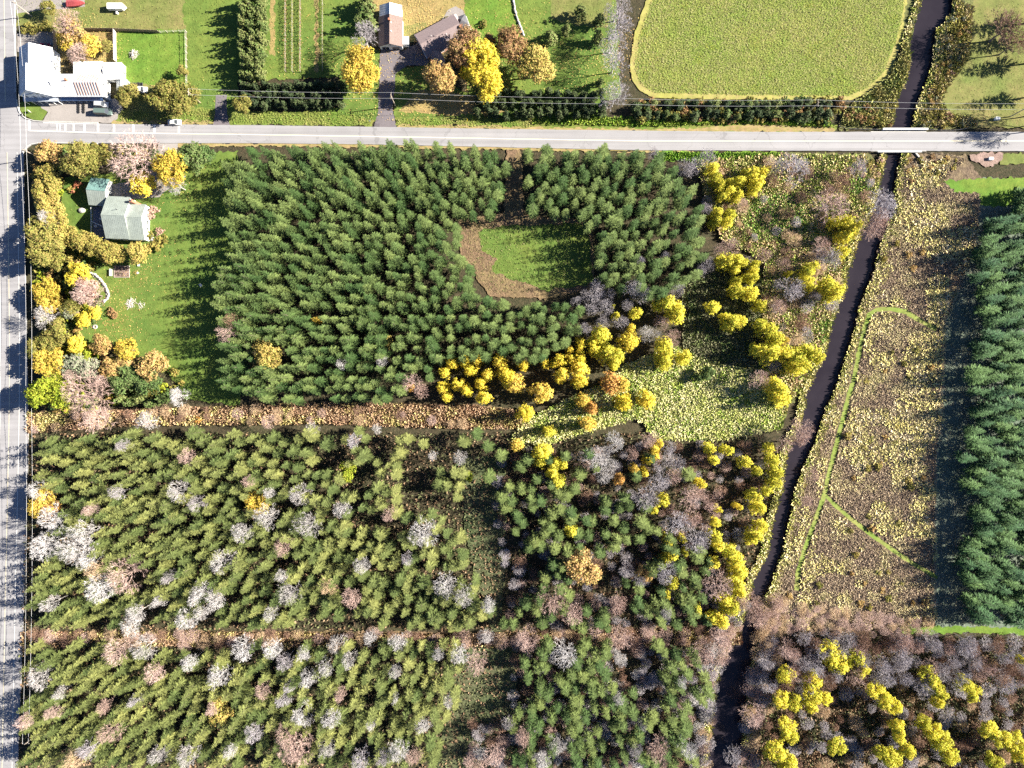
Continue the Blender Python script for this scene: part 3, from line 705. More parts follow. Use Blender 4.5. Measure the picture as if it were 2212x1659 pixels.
def conifer_mesh(name, h, rad, seed, tiers=15, per=7, z0=0.16, droop=0.28, curve=0.85, width=0.30, tipup=0.0):
    """whorls of feathered boughs round the stem: each bough is a spine with side sprays"""
    rs = np.random.default_rng(seed)
    V, F, T = [], [], []
    def tri(a, b, c, t):
        n = len(V); V.extend([a, b, c]); F.append((n, n + 1, n + 2)); T.extend([t] * 3)
    for k in range(tiers):
        t = (k + rs.uniform(-0.3, 0.3)) / (tiers - 0.4)
        t = min(max(t, 0), 1)
        z = h * (z0 + (0.985 - z0) * t)
        rr = rad * ((1 - t) ** curve * 0.96 + 0.06)
        m = max(4, int(round(per * (0.62 + 0.55 * (1 - t)))))
        off = rs.uniform(0, 6.28)
        for j in range(m):
            a = off + 2 * math.pi * (j + rs.uniform(-0.28, 0.28)) / m
            L = rr * rs.uniform(0.55, 1.28)
            d = np.array([math.cos(a), math.sin(a), 0.0]); s = np.array([-d[1], d[0], 0.0]); up = np.array([0, 0, 1.0])
            dr = droop * L * (1 - 0.6 * t) * rs.uniform(0.7, 1.3)
            p0 = up * z + d * 0.03; p1 = p0 + d * L * 0.55 - up * dr * 0.55; p2 = p0 + d * L - up * (dr * (0.95 - tipup)) + up * tipup * L * 0.3
            tn = rs.uniform(0.65, 1.35)
            w = L * width * rs.uniform(0.8, 1.2)
            lift = up * 0.10 * L
            tri(p0, p1 - s * w * 0.35, p1 + s * w * 0.35 + lift * 0.3, tn)
            tri(p1 - s * w * 0.35, p2, p1 + s * w * 0.35 + lift * 0.3, tn * 1.1)
            for q, (f0, sl) in enumerate(((0.28, 0.42), (0.5, 0.40), (0.72, 0.30))):
                b0 = p0 + (p1 - p0) * min(1, f0 / 0.55) if f0 <= 0.55 else p1 + (p2 - p1) * (f0 - 0.55) / 0.45
                for sg in (-1, 1):
                    tip = b0 + (d * 0.85 + s * sg * 0.62) * L * sl * rs.uniform(0.8, 1.25) - up * L * 0.07 + up * rs.uniform(-0.05, 0.08) * L
                    bw = L * 0.085
                    tri(b0 - d * bw, tip, b0 + d * bw + up * 0.02, tn * rs.uniform(0.85, 1.15))
    # leader
    for q in range(3):
        a = q * 2.1
        tri(np.array([0.08 * math.cos(a), 0.08 * math.sin(a), h * 0.94]), np.array([0.08 * math.cos(a + 2.1), 0.08 * math.sin(a + 2.1), h * 0.94]), np.array([0, 0, h * 1.03]), 1.15)
    return np_mesh(name, np.array(V), np.array(F), np.repeat(np.array(T)[:, None], 3, 1))

def trunk_mesh(name, h, r, seed, n=7, bend=0.25, top=0.12):
    rs = np.random.default_rng(seed)
    mb = MB(); pts = []
    k = 6
    for i in range(k + 1):
        t = i / k
        pts.append((rs.normal() * bend * t, rs.normal() * bend * t, h * t, r * ((1 - t) ** 0.8 * (1 - top) + top) * (1.35 if i == 0 else 1)))
    for a, b in zip(pts[:-1], pts[1:]):
        mb.tube(a[:3], b[:3], a[3], b[3], n, False)
    me = mb.mesh(name); me.shade_smooth(); return me

def bare_mesh(name, h, rad, seed, twigs=1.0, leafless=True, spread=1.0):
    """forking limbs down to fine twigs; returns limbs and twigs as one mesh per part"""
    rs = np.random.default_rng(seed)
    V, F, T = [], [], []
    trunk = MB()
    def prism(a, b, r0, r1, t):
        d = b - a; L = np.linalg.norm(d)
        if L < 1e-4: return
        d = d / L; x = np.cross(d, [0.3, 0.2, 0.93]); x /= (np.linalg.norm(x) + 1e-9); y = np.cross(d, x)
        n = len(V)
        for c, r in ((a, r0), (b, r1)):
            for q in range(3):
                an = q * 2.0944; V.append(c + (x * math.cos(an) + y * math.sin(an)) * r); T.append(t)
        for q in range(3):
            F.append((n + q, n + (q + 1) % 3, n + 3 + (q + 1) % 3)); F.append((n + q, n + 3 + (q + 1) % 3, n + 3 + q))
    def twig(a, d, L, w, t):
        x = np.cross(d, rs.normal(size=3)); x /= (np.linalg.norm(x) + 1e-9)
        n = len(V); V.extend([a - x * w, a + x * w, a + d * L]); F.append((n, n + 1, n + 2)); T.extend([t] * 3)
    def grow(a, d, L, r, lev):
        d = d / np.linalg.norm(d)
        seg = 2 if lev < 2 else 1
        p = a
        for i in range(seg):
            q = p + (d + rs.normal(size=3) * 0.10) * L / seg
            prism(p, q, r * (1 - 0.35 * i / seg), r * (1 - 0.35 * (i + 1) / seg), rs.uniform(0.85, 1.1)); p = q
            if lev >= 1:
                for _ in range(int(3 * twigs)):
                    dd = d + rs.normal(size=3) * 0.6 + np.array([0, 0, 0.15]); dd /= np.linalg.norm(dd)
                    twig(p - (p - a) * rs.uniform(0, 0.9), dd, rad * rs.uniform(0.16, 0.34), 0.035, rs.uniform(0.8, 1.15))
        if lev == 4 or L < rad * 0.09: 
            for _ in range(int(3 * twigs)):
                dd = d + rs.normal(size=3) * 0.5; dd /= np.linalg.norm(dd)
                twig(p, dd, rad * rs.uniform(0.14, 0.30), 0.033, rs.uniform(0.85, 1.2))
            return
        m = 3 if lev in (0, 1) else 2
        o = rs.uniform(0, 6.28)
        for i in range(m):
            an = o + i * 6.283 / m + rs.uniform(-0.4, 0.4)
            x = np.cross(d, [0.2, 0.9, 0.3]); x /= np.linalg.norm(x); y = np.cross(d, x)
            sp = rs.uniform(0.40, 0.75) * spread
            nd = d + (x * math.cos(an) + y * math.sin(an)) * sp + np.array([0, 0, 0.10])
            grow(p, nd, L * rs.uniform(0.62, 0.82), max(r * 0.62, 0.028), lev + 1)
    m = 6
    for i in range(m):
        a = i * 6.283 / m + rs.uniform(-0.3, 0.3)
        z = h * rs.uniform(0.25, 0.48)
        tilt = rs.uniform(0.45, 1.0) * spread
        grow(np.array([0, 0, z]), np.array([math.cos(a) * tilt, math.sin(a) * tilt, 1.0]), rad * rs.uniform(0.55, 0.75), 0.09 * rad / 3.5, 0)
    grow(np.array([0, 0, h * 0.5]), np.array([0.05, 0.02, 1.0]), rad * 0.6, 0.09 * rad / 3.5, 0)
    v = np.array(V)
    # fit to the wanted radius and height
    rr = np.percentile(np.hypot(v[:, 0], v[:, 1]), 96); v[:, :2] *= rad / rr
    zt = np.percentile(v[:, 2], 99.5); v[:, 2] = np.where(v[:, 2] > h * 0.25, h * 0.25 + (v[:, 2] - h * 0.25) * (0.75 * h) / (zt - h * 0.25), v[:, 2])
    return np_mesh(name, v, np.array(F), np.repeat(np.array(T)[:, None], 3, 1))

def lobes_round(rad, h, seed, n=13, z0=0.35, flat=0.8):
    rs = np.random.default_rng(seed); out = []
    zc = h * (z0 + 1) / 2; hz = h * (1 - z0) / 2
    out.append(((0, 0, zc), (rad * 0.55, rad * 0.55, hz * 0.75)))
    for i in range(n):
        a = rs.uniform(0, 6.28); e = rs.uniform(-0.5, 0.95)
        q = math.sqrt(max(0, 1 - e * e))
        c = (math.cos(a) * q * rad * 0.66, math.sin(a) * q * rad * 0.66, zc + e * hz * 0.66)
        k = rs.uniform(0.28, 0.42)
        out.append((c, (rad * k, rad * k, rad * k * flat)))
    return out

def lobes_larch(rad, h, seed):
    rs = np.random.default_rng(seed); out = []
    for i in range(9):
        t = i / 8.0
        r = rad * (0.85 * (1 - t) ** 0.6 + 0.18)
        for j in range(3 if t < 0.8 else 1):
            a = rs.uniform(0, 6.28); k = r * rs.uniform(0.3, 0.55) if t < 0.8 else 0
            out.append(((math.cos(a) * k, math.sin(a) * k, h * (0.22 + 0.72 * t)), (r * rs.uniform(0.4, 0.62), r * rs.uniform(0.4, 0.62), h * 0.075)))
    return out

class Kind:
    """a set of shared meshes for one kind of plant: crowns, trunks, nominal height and radius"""
    def __init__(self, crowns, trunks, h, rad, part='crown'):
        self.crowns, self.trunks, self.h, self.rad, self.part = crowns, trunks, h, rad, part
        for m in crowns + trunks:
            if not m.materials: m.materials.append(M_BARK)

K_SPR = Kind([conifer_mesh('spruce_crown', 14, 2.25, 100 + i, 11, 9, 0.30, 0.28, 0.62, 0.24, 0.14) for i in range(7)],
             [trunk_mesh('spruce_trunk', 13.2, 0.17, 1, bend=0.0)], 14, 2.25)
K_PIN = Kind([conifer_mesh('pine_crown', 14, 2.5, 200 + i, 10, 9, 0.34, 0.18, 0.58, 0.25, 0.20) for i in range(7)],
             [trunk_mesh('pine_trunk', 12.8, 0.18, 2, bend=0.05)], 14, 2.5)
K_CED = Kind([leaf_mesh('cedar_crown', lobes_larch(1.9, 8.0, 300 + i), 1300, 0.36, 300 + i) for i in range(4)],
             [trunk_mesh('cedar_trunk', 7.2, 0.14, 3, bend=0.05)], 8.0, 1.9)
K_LAR = Kind([leaf_mesh('larch_crown', lobes_larch(2.7, 12.0, 400 + i), 2300, 0.33, 400 + i, 0.16) for i in range(6)],
             [trunk_mesh('larch_trunk', 11, 0.15, 4, bend=0.08)], 12.0, 2.7)
K_DEC = Kind([leaf_mesh('leafy_crown', lobes_round(3.6, 9.0, 500 + i, 16), 3600, 0.35, 500 + i, 0.25) for i in range(5)],
             [trunk_mesh('leafy_trunk', 6.5, 0.22, 5)], 9.0, 3.6)
K_BIG = Kind([leaf_mesh('broad_crown', lobes_round(6.5, 13.0, 600 + i, 26), 8000, 0.46, 600 + i, 0.25) for i in range(4)],
             [trunk_mesh('broad_trunk', 9.5, 0.38, 6)], 13.0, 6.5)
K_SHR = Kind([leaf_mesh('shrub_leaves', lobes_round(1.5, 2.0, 700 + i, 7, 0.0), 420, 0.34, 700 + i, 0.3) for i in range(4)],
             [trunk_mesh('shrub_stem', 1.2, 0.06, 7)], 2.0, 1.5, 'foliage')
K_BAR = Kind([bare_mesh('branches', 11.5, 3.4, 800 + i) for i in range(5)],
             [trunk_mesh('bare_trunk', 6.5, 0.17, 8, bend=0.1, top=0.3)], 11.5, 3.4, 'branches')
K_BSH = Kind([bare_mesh('stems', 3.2, 2.2, 900 + i, 1.2, spread=1.3) for i in range(3)],
             [trunk_mesh('bare_stem', 1.4, 0.08, 9)], 3.2, 2.2, 'branches')

COUNT = {'tree': 0}
def plant(kind, name, cat, u, v, r, mat, bark=None, hs=None, group=None, label=None, seen=0.62, var=None, z=0.0):
    """one plant, a thing with trunk and crown; (u, v) is where its crown is seen, r its seen radius in layout units"""
    s = r * S / kind.rad
    zs = hs / kind.h if hs else min(max(s, 0.62), 1.25)
    hc = kind.h * zs * seen
    loc = P(u, v, hc, z)
    i = COUNT['tree']; COUNT['tree'] += 1
    o = thing(name, label, cat, loc, rng.uniform(0, 6.28), group)
    o.scale = (s * rng.uniform(0.93, 1.07), s * rng.uniform(0.93, 1.07), zs)
    cr = kind.crowns[(i * 7 + int(rng.integers(0, 9))) % len(kind.crowns) if var is None else var]
    c = link(kind.part, cr, o)
    c.material_slots[0].link = 'OBJECT'; c.material_slots[0].material = mat
    t = link('trunk', kind.trunks[i % len(kind.trunks)], o)
    t.material_slots[0].link = 'OBJECT'; t.material_slots[0].material = bark or M_BARK
    return o

def mass(name, label, pts, kind, mats, r, jit=0.2, seen=0.62, hs=None, z=0.0):
    """the rest of a wood or thicket as ONE object: instances of the shared crowns on points"""
    src = []
    for i, m in enumerate(mats):
        for cr in kind.crowns[:4]:
            me = cr.copy(); me.materials.clear(); me.materials.append(m); me.name = kind.part
            o = bpy.data.objects.new(kind.part, me)
            src.append(o)
    n = len(pts)
    s = r * S / kind.rad * rng.uniform(1 - jit, 1 + jit, n)
    if hs: zs = hs / kind.h * rng.uniform(1 - jit, 1 + jit, n)
    else: zs = np.clip(s, 0.62, 1.25)
    hc = kind.h * zs * seen
    k = 1 - hc / H
    xyz = np.stack([(pts[:, 0] - CX) * S * k, (CY - pts[:, 1]) * S * k, np.full(n, z)], 1)
    me = bpy.data.meshes.new(name); me.from_pydata(xyz.tolist(), [], []); me.update()
    def attr(nm, ty, field, val):
        a = me.attributes.new(nm, ty, 'POINT'); a.data.foreach_set(field, np.ascontiguousarray(val).ravel())
    attr('scl', 'FLOAT_VECTOR', 'vector', np.stack([s, s, zs], 1).astype(np.float32))
    attr('rot', 'FLOAT_VECTOR', 'vector', np.stack([np.zeros(n), np.zeros(n), rng.uniform(0, 6.28, n)], 1).astype(np.float32))
    attr('pick', 'INT', 'value', rng.integers(0, len(src), n).astype(np.int32))
    o = bpy.data.objects.new(name, me); C.objects.link(o)
    tag(o, label, None, None, 'stuff')
    ng = bpy.data.node_groups.new(name, 'GeometryNodeTree')
    ng.interface.new_socket('Geometry', in_out='INPUT', socket_type='NodeSocketGeometry')
    ng.interface.new_socket('Geometry', in_out='OUTPUT', socket_type='NodeSocketGeometry')
    N, L = ng.nodes, ng.links
    gi, go = N.new('NodeGroupInput'), N.new('NodeGroupOutput')
    jn = N.new('GeometryNodeJoinGeometry'); ip = N.new('GeometryNodeInstanceOnPoints')
    for so in src:
        oi = N.new('GeometryNodeObjectInfo'); oi.inputs['Object'].default_value = so; oi.inputs['As Instance'].default_value = True
        L.new(oi.outputs['Geometry'], jn.inputs[0])
    def named(nm, ty):
        a = N.new('GeometryNodeInputNamedAttribute'); a.data_type = ty; a.inputs['Name'].default_value = nm
        return a.outputs[0]
    ip.inputs['Pick Instance'].default_value = True
    L.new(gi.outputs[0], ip.inputs['Points']); L.new(jn.outputs[0], ip.inputs['Instance'])
    L.new(named('pick', 'INT'), ip.inputs['Instance Index'])
    L.new(named('rot', 'FLOAT_VECTOR'), ip.inputs['Rotation']); L.new(named('scl', 'FLOAT_VECTOR'), ip.inputs['Scale'])
    L.new(ip.outputs[0], go.inputs[0])
    md = o.modifiers.new('plants', 'NODES'); md.node_group = ng
    return o

# ---- landmarks that the labels point to
LM = [('the road corner', 75, 300), ('the white-roofed corner house', 130, 180), ('the brown-roofed garage', 845, 60), ('the brown-roofed bungalow', 960, 75),
      ('the road bridge', 1945, 305), ('the green-roofed house', 270, 470), ('the curved stone wall', 225, 625), ('the stone fire ring', 207, 706),
      ('the clearing', 1150, 540), ('the mown path fork', 1780, 1075), ('the mown path bend', 1890, 668),
      ('the round green meadow bush', 1528, 806), ('the hayfield corner', 1390, 190), ('the lime green patch', 428, 900),
      ('the golden roadside tree', 100, 1085), ('the big ochre tree', 475, 1534), ('the large tan tree', 1258, 1227),
      ('the golden woodland tree', 555, 1085), ('the largest white bare tree', 1219, 1416), ('the creek mouth', 1560, 1640),
      ('the bright grass strip', 2040, 1360), ('the white trailer', 256, 17), ('the fenced bright lawn', 325, 125), ('the lower road end', 40, 1640),
      ('the mailbox', 800, 262), ('the diamond road sign', 1010, 266), ('the lone lawn chair', 435, 617),
      ('the white pickup truck', 304, 190), ('the paired white bare trees', 982, 1277), ('the upper white bare tree', 382, 1062),
      ('the wide white bare tree', 477, 1215), ('the middle white bare pair', 660, 1137), ('the olive-gold plantation tree', 833, 738),
      ('the ochre plantation tree', 580, 765), ('the orange glade tree', 1328, 828), ('the lone yellow tree', 1236, 1150),
      ('the edge white bare tree', 649, 1551), ('the soil mound', 2130, 340), ('the gap to the clearing', 1108, 322), ('the two tan bare trees', 900, 836)]
ORD = 'nearest,second nearest,third nearest,fourth nearest,fifth nearest,sixth nearest,seventh nearest,eighth nearest,ninth nearest,tenth nearest,eleventh nearest,twelfth nearest,thirteenth nearest,fourteenth nearest,fifteenth nearest,sixteenth nearest,seventeenth nearest,eighteenth nearest,nineteenth nearest,twentieth nearest'.split(',')
TENS = {2: 'twenty', 3: 'thirty', 4: 'forty', 5: 'fifty', 6: 'sixty', 7: 'seventy', 8: 'eighty', 9: 'ninety'}
def ordinal(i):
    if i < 20: return ORD[i]
    n = i + 1
    if n > 100: return 'hundred-and-' + ordinal(n - 101)
    if n == 100: return 'hundredth nearest'
    t, o = divmod(n, 10)
    one = ['', 'first', 'second', 'third', 'fourth', 'fifth', 'sixth', 'seventh', 'eighth', 'ninth'][o]
    return (TENS[t] + '-' + one if o else TENS[t][:-1] + 'ieth') + ' nearest'
def label_by_landmark(items):
    """items: [(object, u, v, phrase)] -> each label names the landmark and the rank among its like"""
    buckets = {}
    for o, u, v, ph in items:
        d = [math.hypot(u - a, v - b) for _, a, b in LM]
        i = int(np.argmin(d)); buckets.setdefault((ph, i), []).append((d[i], o))
    for (ph, i), L in buckets.items():
        L.sort(key=lambda q: q[0])
        for k, (_, o) in enumerate(L):
            o['label'] = f'{ph} {ordinal(k)} to {LM[i][0]}' if len(L) > 1 else f'{ph} close to {LM[i][0]}' if L[0][0] < 120 else f'only {ph} out beyond {LM[i][0]}'
# ================================================================== PLANTS: where they stand
R1 = [(482,342),(560,312),(700,307),(900,306),(1098,312),(1092,400),(1085,455),(1040,468),(995,480),(1000,555),(1055,640),(1110,660),(1130,645),(1245,645),(1275,700),(1225,750),(1165,785),(1080,765),(955,785),(915,830),(850,865),(700,868),(560,866),(484,856),(470,800),(464,700),(462,620),(470,565),(500,545),(490,500),(470,470),(470,420)]
R2 = [(1132,322),(1200,313),(1370,314),(1440,340),(1470,372),(1525,405),(1522,470),(1535,560),(1505,600),(1470,640),(1400,640),(1310,615),(1285,560),(1305,500),(1245,465),(1140,445)]
R3 = [(75,940),(450,930),(550,938),(700,932),(1020,930),(1005,1000),(985,1100),(1005,1180),(1035,1260),(1070,1335),(1000,1358),(100,1352),(62,1345),(70,1200),(125,1130),(120,1060),(72,1040)]
R4 = [(1065,1050),(1250,1050),(1400,1075),(1440,1150),(1560,1200),(1540,1360),(1080,1362),(1160,1250),(1110,1150)]
R5 = [(60,1402),(1000,1398),(1003,1450),(990,1520),(960,1560),(940,1665),(38,1665)]
R6 = [(1125,1405),(1300,1392),(1535,1400),(1545,1490),(1525,1665),(1100,1665)]
R7 = [(2150,470),(2215,425),(2330,420),(2330,1355),(2120,1350),(2092,1300),(2082,1200),(2095,1100),(2082,1000),(2112,900),(2105,820),(2125,700),(2112,600)]

YEL = """lemon:1543,359,15 1551,379,15 1561,396,13 1563,421,12 1601,389,16 1578,389,10 1581,411,15 1598,419,13 1553,456,15 1551,474,14 1583,459,14 1576,476,14 1631,369,18 1641,389,18 1636,406,14 1651,369,15 1573,559,20 1596,561,20 1611,564,14 1593,579,13 1636,569,12 1633,584,11 1618,596,11 1633,599,13 1596,604,12 1598,626,18 1628,631,18 1546,660,18 1648,658,16 1586,693,20 1606,693,15 1568,683,10 1648,698,16 1648,753,18 1669,713,20 1684,730,20 1674,760,25 1704,763,20 1729,773,22 1759,760,22 1774,770,16 1741,790,20 1724,795,18 1691,843,22 1696,863,20 1679,830,18 1809,476,14 1834,474,20 1856,484,15 1844,499,18 1831,509,16 1829,541,14 1751,581,18 1761,574,16 1709,589,8 1751,604,15 1756,619,12 1799,616,20 1819,624,16 1809,634,18
yellow:958,806,15 975,783,15 1003,778,15 1030,777,14 1015,800,16 1078,780,17 1090,805,17 1053,810,15 988,830,15 955,838,15 1008,843,15 1040,830,16 1045,860,19 963,858,12 1098,820,18 1131,788,14 1178,785,12 1198,785,11 1213,778,16 1233,775,13 1216,810,20 1253,773,16 1256,800,22 1256,823,18 1256,740,13 1233,755,10 1253,755,10 1133,895,20
lemon:1301,723,22 1281,738,13 1286,755,15 1313,760,22 1333,765,20 1331,783,16 1333,680,10 1326,660,6 1378,672,16 1441,655,25 1466,668,22 1463,685,20 1438,745,22 1441,765,20 1441,783,18 1483,770,18
yellow:1363,735,22 1367,708,12 1351,870,20 1401,865,20
gold:1111,828,22 1168,848,25 1346,830,18 1261,865,17 1271,915,20 1116,963,15 1373,1015,12
orange:1325,828,26 1281,882,15 1341,1037,14
lemon:1188,933,14 1171,982,22 1168,1000,15 1198,1007,15 1218,1005,12 1193,1025,15 1206,1042,18 1436,1087,18 1416,1105,10 1538,970,13 1576,975,15 1548,995,14 1616,1000,16 1641,1020,12 1236,1150,16 1447,1172,14 1456,1202,16 1440,1212,12 1483,1195,12 1478,1167,10 1556,1102,9 1551,1132,11 1551,1165,16 1556,1182,16 1581,1195,18 1596,1215,20 1601,1240,20 1596,1267,20 1603,1282,15 1546,1220,14 1571,1302,18 1456,1265,16 1443,1290,10 1638,1075,18 1646,1100,16 1638,1160,18 1651,1140,15 1628,1170,14 1676,997,16 1685,1023,15 1681,1045,14 1668,971,14 1663,1062,13 1585,1316,22 1563,1347,20 1507,1320,14 1541,1342,15
yellow:1418,970,14 1403,995,12 1418,987,11 1428,960,10 1393,1022,12 1516,1047,14 1598,1097,10
lemon:1790,1408,20 1811,1429,22 1846,1425,18 1859,1447,14 1698,1460,18 1755,1468,16 1755,1499,18 1781,1508,12 1750,1521,14 1685,1512,16 1716,1516,16 1698,1573,18 1707,1590,14 1807,1612,17 1676,1621,20 1698,1647,18 1890,1490,16 1911,1512,16 1929,1525,14 2003,1460,18 2016,1481,16 2029,1495,14 2025,1516,10 2077,1477,16 2099,1495,16 1938,1569,14 1942,1590,12 1994,1560,13 2016,1577,15 2033,1599,18 2051,1634,16 1959,1621,14 1925,1638,18 2138,1577,18 2164,1595,16 2147,1643,16 2195,1603,18 2203,1634,14 1903,1625,12 2207,1425,8
gold:1699,735,12 1659,364,10 679,690,9 538,1092,14
"""
items = []
for line in YEL.strip().split('\n'):
    col, pts = line.split(':')
    for q in pts.split():
        u, v, r = map(float, q.split(','))
        big = r >= 20
        rnd = v > 1370 and u > 1640
        o = plant(K_DEC if rnd else K_LAR, 'larch_tree', 'tree', u, v, r * (1.25 if rnd else 1.12), LEAF[col], hs=11 if rnd else min(14, 7 + r * 0.32), group='autumn larches', seen=0.7)
        size = 'broad' if r >= 20 else 'small' if r <= 12 else 'mid-sized'
        items.append((o, u, v, f'{size} {dict(lemon="lemon yellow", yellow="deep yellow", gold="golden", orange="orange")[col]} larch'))

BAREL = """white:382,1062,22 520,1152,18 477,1215,25 180,1155,28 160,1190,32 95,1177,28 185,1210,22 212,1272,28 75,1062,20 110,1130,30 435,1282,22 465,1297,18 645,1070,20 575,1117,24 660,1137,26 580,1065,10 780,1222,16 915,1152,28 963,1267,26 1000,1287,20 625,1280,24 933,986,10 993,990,13 1055,1307,12 670,928,14 813,928,10 738,786,12 823,781,12 95,685,22 95,470,18 1291,990,22 1306,1022,20 1323,1005,14 380,855,20 315,910,20 1331,955,20 1398,720,16 1416,725,14
white:279,1355,24 292,1325,18 78,1468,24 305,1403,22 470,1464,24 522,1407,22 400,1338,20 400,1638,20 340,1634,18 496,1625,12 418,1294,14 102,1307,15 586,1403,18 653,1416,14 727,1394,20 799,1379,14 858,1390,16 751,1429,14 662,1468,18 993,1416,18 1054,1312,14 1049,1377,16 649,1551,22 714,1555,18 967,1518,10 853,1512,7 801,1568,10 1219,1416,28 1476,1477,12 1337,1512,10 1441,1325,14 1206,1616,18 1485,1621,18 1171,1647,18 705,1621,18 860,1625,18
grey:1291,618,16 1291,638,18 1316,636,14 1368,625,18 1393,635,16 1311,663,16 1278,665,14 1356,658,12 1266,638,12 1301,695,15 1341,695,15 1266,708,12 1466,625,14 1246,648,10 1423,1010,16 1461,1000,18 1446,970,16 1426,1042,22 1396,1077,22 1466,1130,25 1508,1165,28 1353,1237,16 1443,1240,22 1381,1257,12 785,75,28 1493,359,22 1531,339,20 1481,364,15 1411,329,12 1531,571,16 1518,584,12 1438,551,9 1386,564,9 1526,451,12 1911,439,30 1799,559,22 1716,625,25 1764,640,12 1746,723,16 1721,359,30 1679,359,18 1859,361,18 1032,1590,16 1097,1568,14 1376,1625,14 1389,1568,10 775,1643,18 827,1638,16 610,1516,14 623,1486,10 1585,1638,18 375,395,20
grey:1335,15,26 1335,50,28 1326,85,26 1330,130,27 1330,205,27
pink:290,335,48 265,1245,35 758,1292,18 608,1182,18 485,720,22 890,828,20 910,845,15 1456,1030,16 1498,1075,28 1536,1092,18 1496,1122,18 1551,1267,28 1621,1302,22 1191,1300,28 1336,1302,18 1799,441,35 1884,489,28 1904,469,18 1779,531,22 1691,571,14 1674,655,14 1684,668,18 1734,930,24 1701,958,20 1759,1027,15 1744,1084,12 1729,953,14 1643,818,20 1433,695,16 1453,730,18 1581,529,18 1556,541,14 1651,551,14 1606,440,14 1368,980,14 1406,952,18
pink:244,1412,24 331,1455,18 235,1586,20 52,1560,14 113,1542,14 640,1621,30 614,1595,22 1028,1434,22 1136,1386,25 1341,1381,25 1237,1329,20 1332,1312,18 1633,1329,22 1563,1386,28 1524,1416,22 1424,1621,25 1132,1595,18 1633,1551,25 1067,1634,20 893,1638,16 1014,1647,14 180,850,44 200,905,28 148,815,15 215,825,15 145,45,24 165,112,22 185,632,26 578,911,14
brown:2185,55,40 2200,90,26 1821,401,18 1726,698,16 495,690,14
tan:200,1237,20 708,1272,16 157,1643,22
"""
bare_pts = []
for line in BAREL.strip().split('\n'):
    col, pts = line.split(':')
    for q in pts.split():
        u, v, r = map(float, q.split(','))
        bare_pts.append((u, v, r, col))
# the grey thicket in the lower corner: tall bare trees, each its own
th = scatter([(1665,1385),(1800,1378),(2215,1385),(2215,1662),(1640,1662),(1640,1560)], 33, 0.9)
for u, v in th[:62]:
    bare_pts.append((u, v, rng.uniform(13, 22), rng.choice(['grey', 'grey', 'pink', 'brown'])))
def wood_h(u, v, r):
    q = [(u, v)]
    if any(inside(p, q)[0] for p in (R1, R3, R5)): return rng.uniform(13.5, 15.5)
    if any(inside(p, q)[0] for p in (R2, R4, R6)): return rng.uniform(12.5, 14.5)
    return min(14, 6.5 + r * 0.22)
extra = np.concatenate([scatter(R3, 150, 0.9), scatter(R5, 110, 0.9)])
for u, v in extra:
    if all(math.hypot(u - a, v - b) > 34 for a, b, _, _ in bare_pts): bare_pts.append((u, v, rng.uniform(11, 17), rng.choice(['white', 'white', 'pink', 'grey'])))
print('BARE', len(bare_pts))
for u, v, r, col in bare_pts[:300]:
    o = plant(K_BAR, 'bare_tree', 'tree', u, v, r * 1.12, BARE[col], M_PALEBARK if col in ('white', 'grey') else M_BARK, hs=wood_h(u, v, r), group='leafless trees', seen=0.78)
    size = 'large' if r >= 24 else 'small' if r <= 14 else 'mid-sized'
    items.append((o, u, v, f'{size} leafless {dict(white="white-limbed", grey="grey", pink="pinkish", brown="brown", tan="tan")[col]} tree'))

BROAD = """gold:780,150,44 145,88,20 195,100,20 370,365,32 555,1085,27 100,1070,22 90,1095,22 110,785,28 100,628,25 108,652,22 275,755,21 435,1621,13
tan:950,168,34 160,70,26 107,334,25 240,795,22 270,785,18 218,745,20 330,792,28 1393,1237,18 1258,1227,36
yellow:1040,125,38 1050,178,34 1022,150,26 310,395,25 170,595,25 165,745,17 180,690,15 205,675,14
ochre:1155,145,40 107,384,24 100,416,24 110,446,25 120,468,22 98,440,18 140,505,20 165,515,20 190,525,20 212,536,20 236,545,20 256,548,16 297,548,20 475,1534,28 580,765,30 833,738,15
brown:1005,102,36 1105,98,36 1062,95,20 480,1545,14
olive:340,215,24 365,205,28 385,220,26 405,205,22 265,205,14 282,198,16 525,225,20 270,218,12 395,155,12 105,18,14 231,100,11 170,345,30 200,350,26 218,335,20 90,500,28 98,540,30 115,560,22 125,715,24 112,738,20 150,665,18 85,755,22 115,830,24
lime:105,850,34 120,815,20 180,770,16 1010,1030,12 748,1018,20
green:1528,806,15 1512,812,11 415,345,28 445,335,20 265,820,26 290,812,20 320,825,24
silver:160,795,24 195,797,20 150,672,16
orange:110,1105,20 885,838,10
pink:185,625,24 1240,1215,18
"""
nm_of = {'gold': 'golden', 'tan': 'tan', 'yellow': 'yellow', 'ochre': 'ochre', 'brown': 'russet brown', 'olive': 'olive green', 'lime': 'lime green', 'green': 'dark green', 'silver': 'silvery green', 'orange': 'orange', 'pink': 'pinkish'}
for line in BROAD.strip().split('\n'):
    col, pts = line.split(':')
    for q in pts.split():
        u, v, r = map(float, q.split(','))
        k = K_BIG if r >= 30 else K_DEC
        h = 12.5 if r >= 30 else min(9.5, 2.0 + r * 0.27)
        o = plant(k, 'broadleaf_tree', 'tree', u, v, r * (1.22 if u < 420 else 1.1), LEAF[col], hs=h, group='broadleaf autumn trees')
        size = 'big' if r >= 30 else 'small' if r <= 16 else 'rounded'
        items.append((o, u, v, f'{size} {nm_of[col]} leafy tree'))

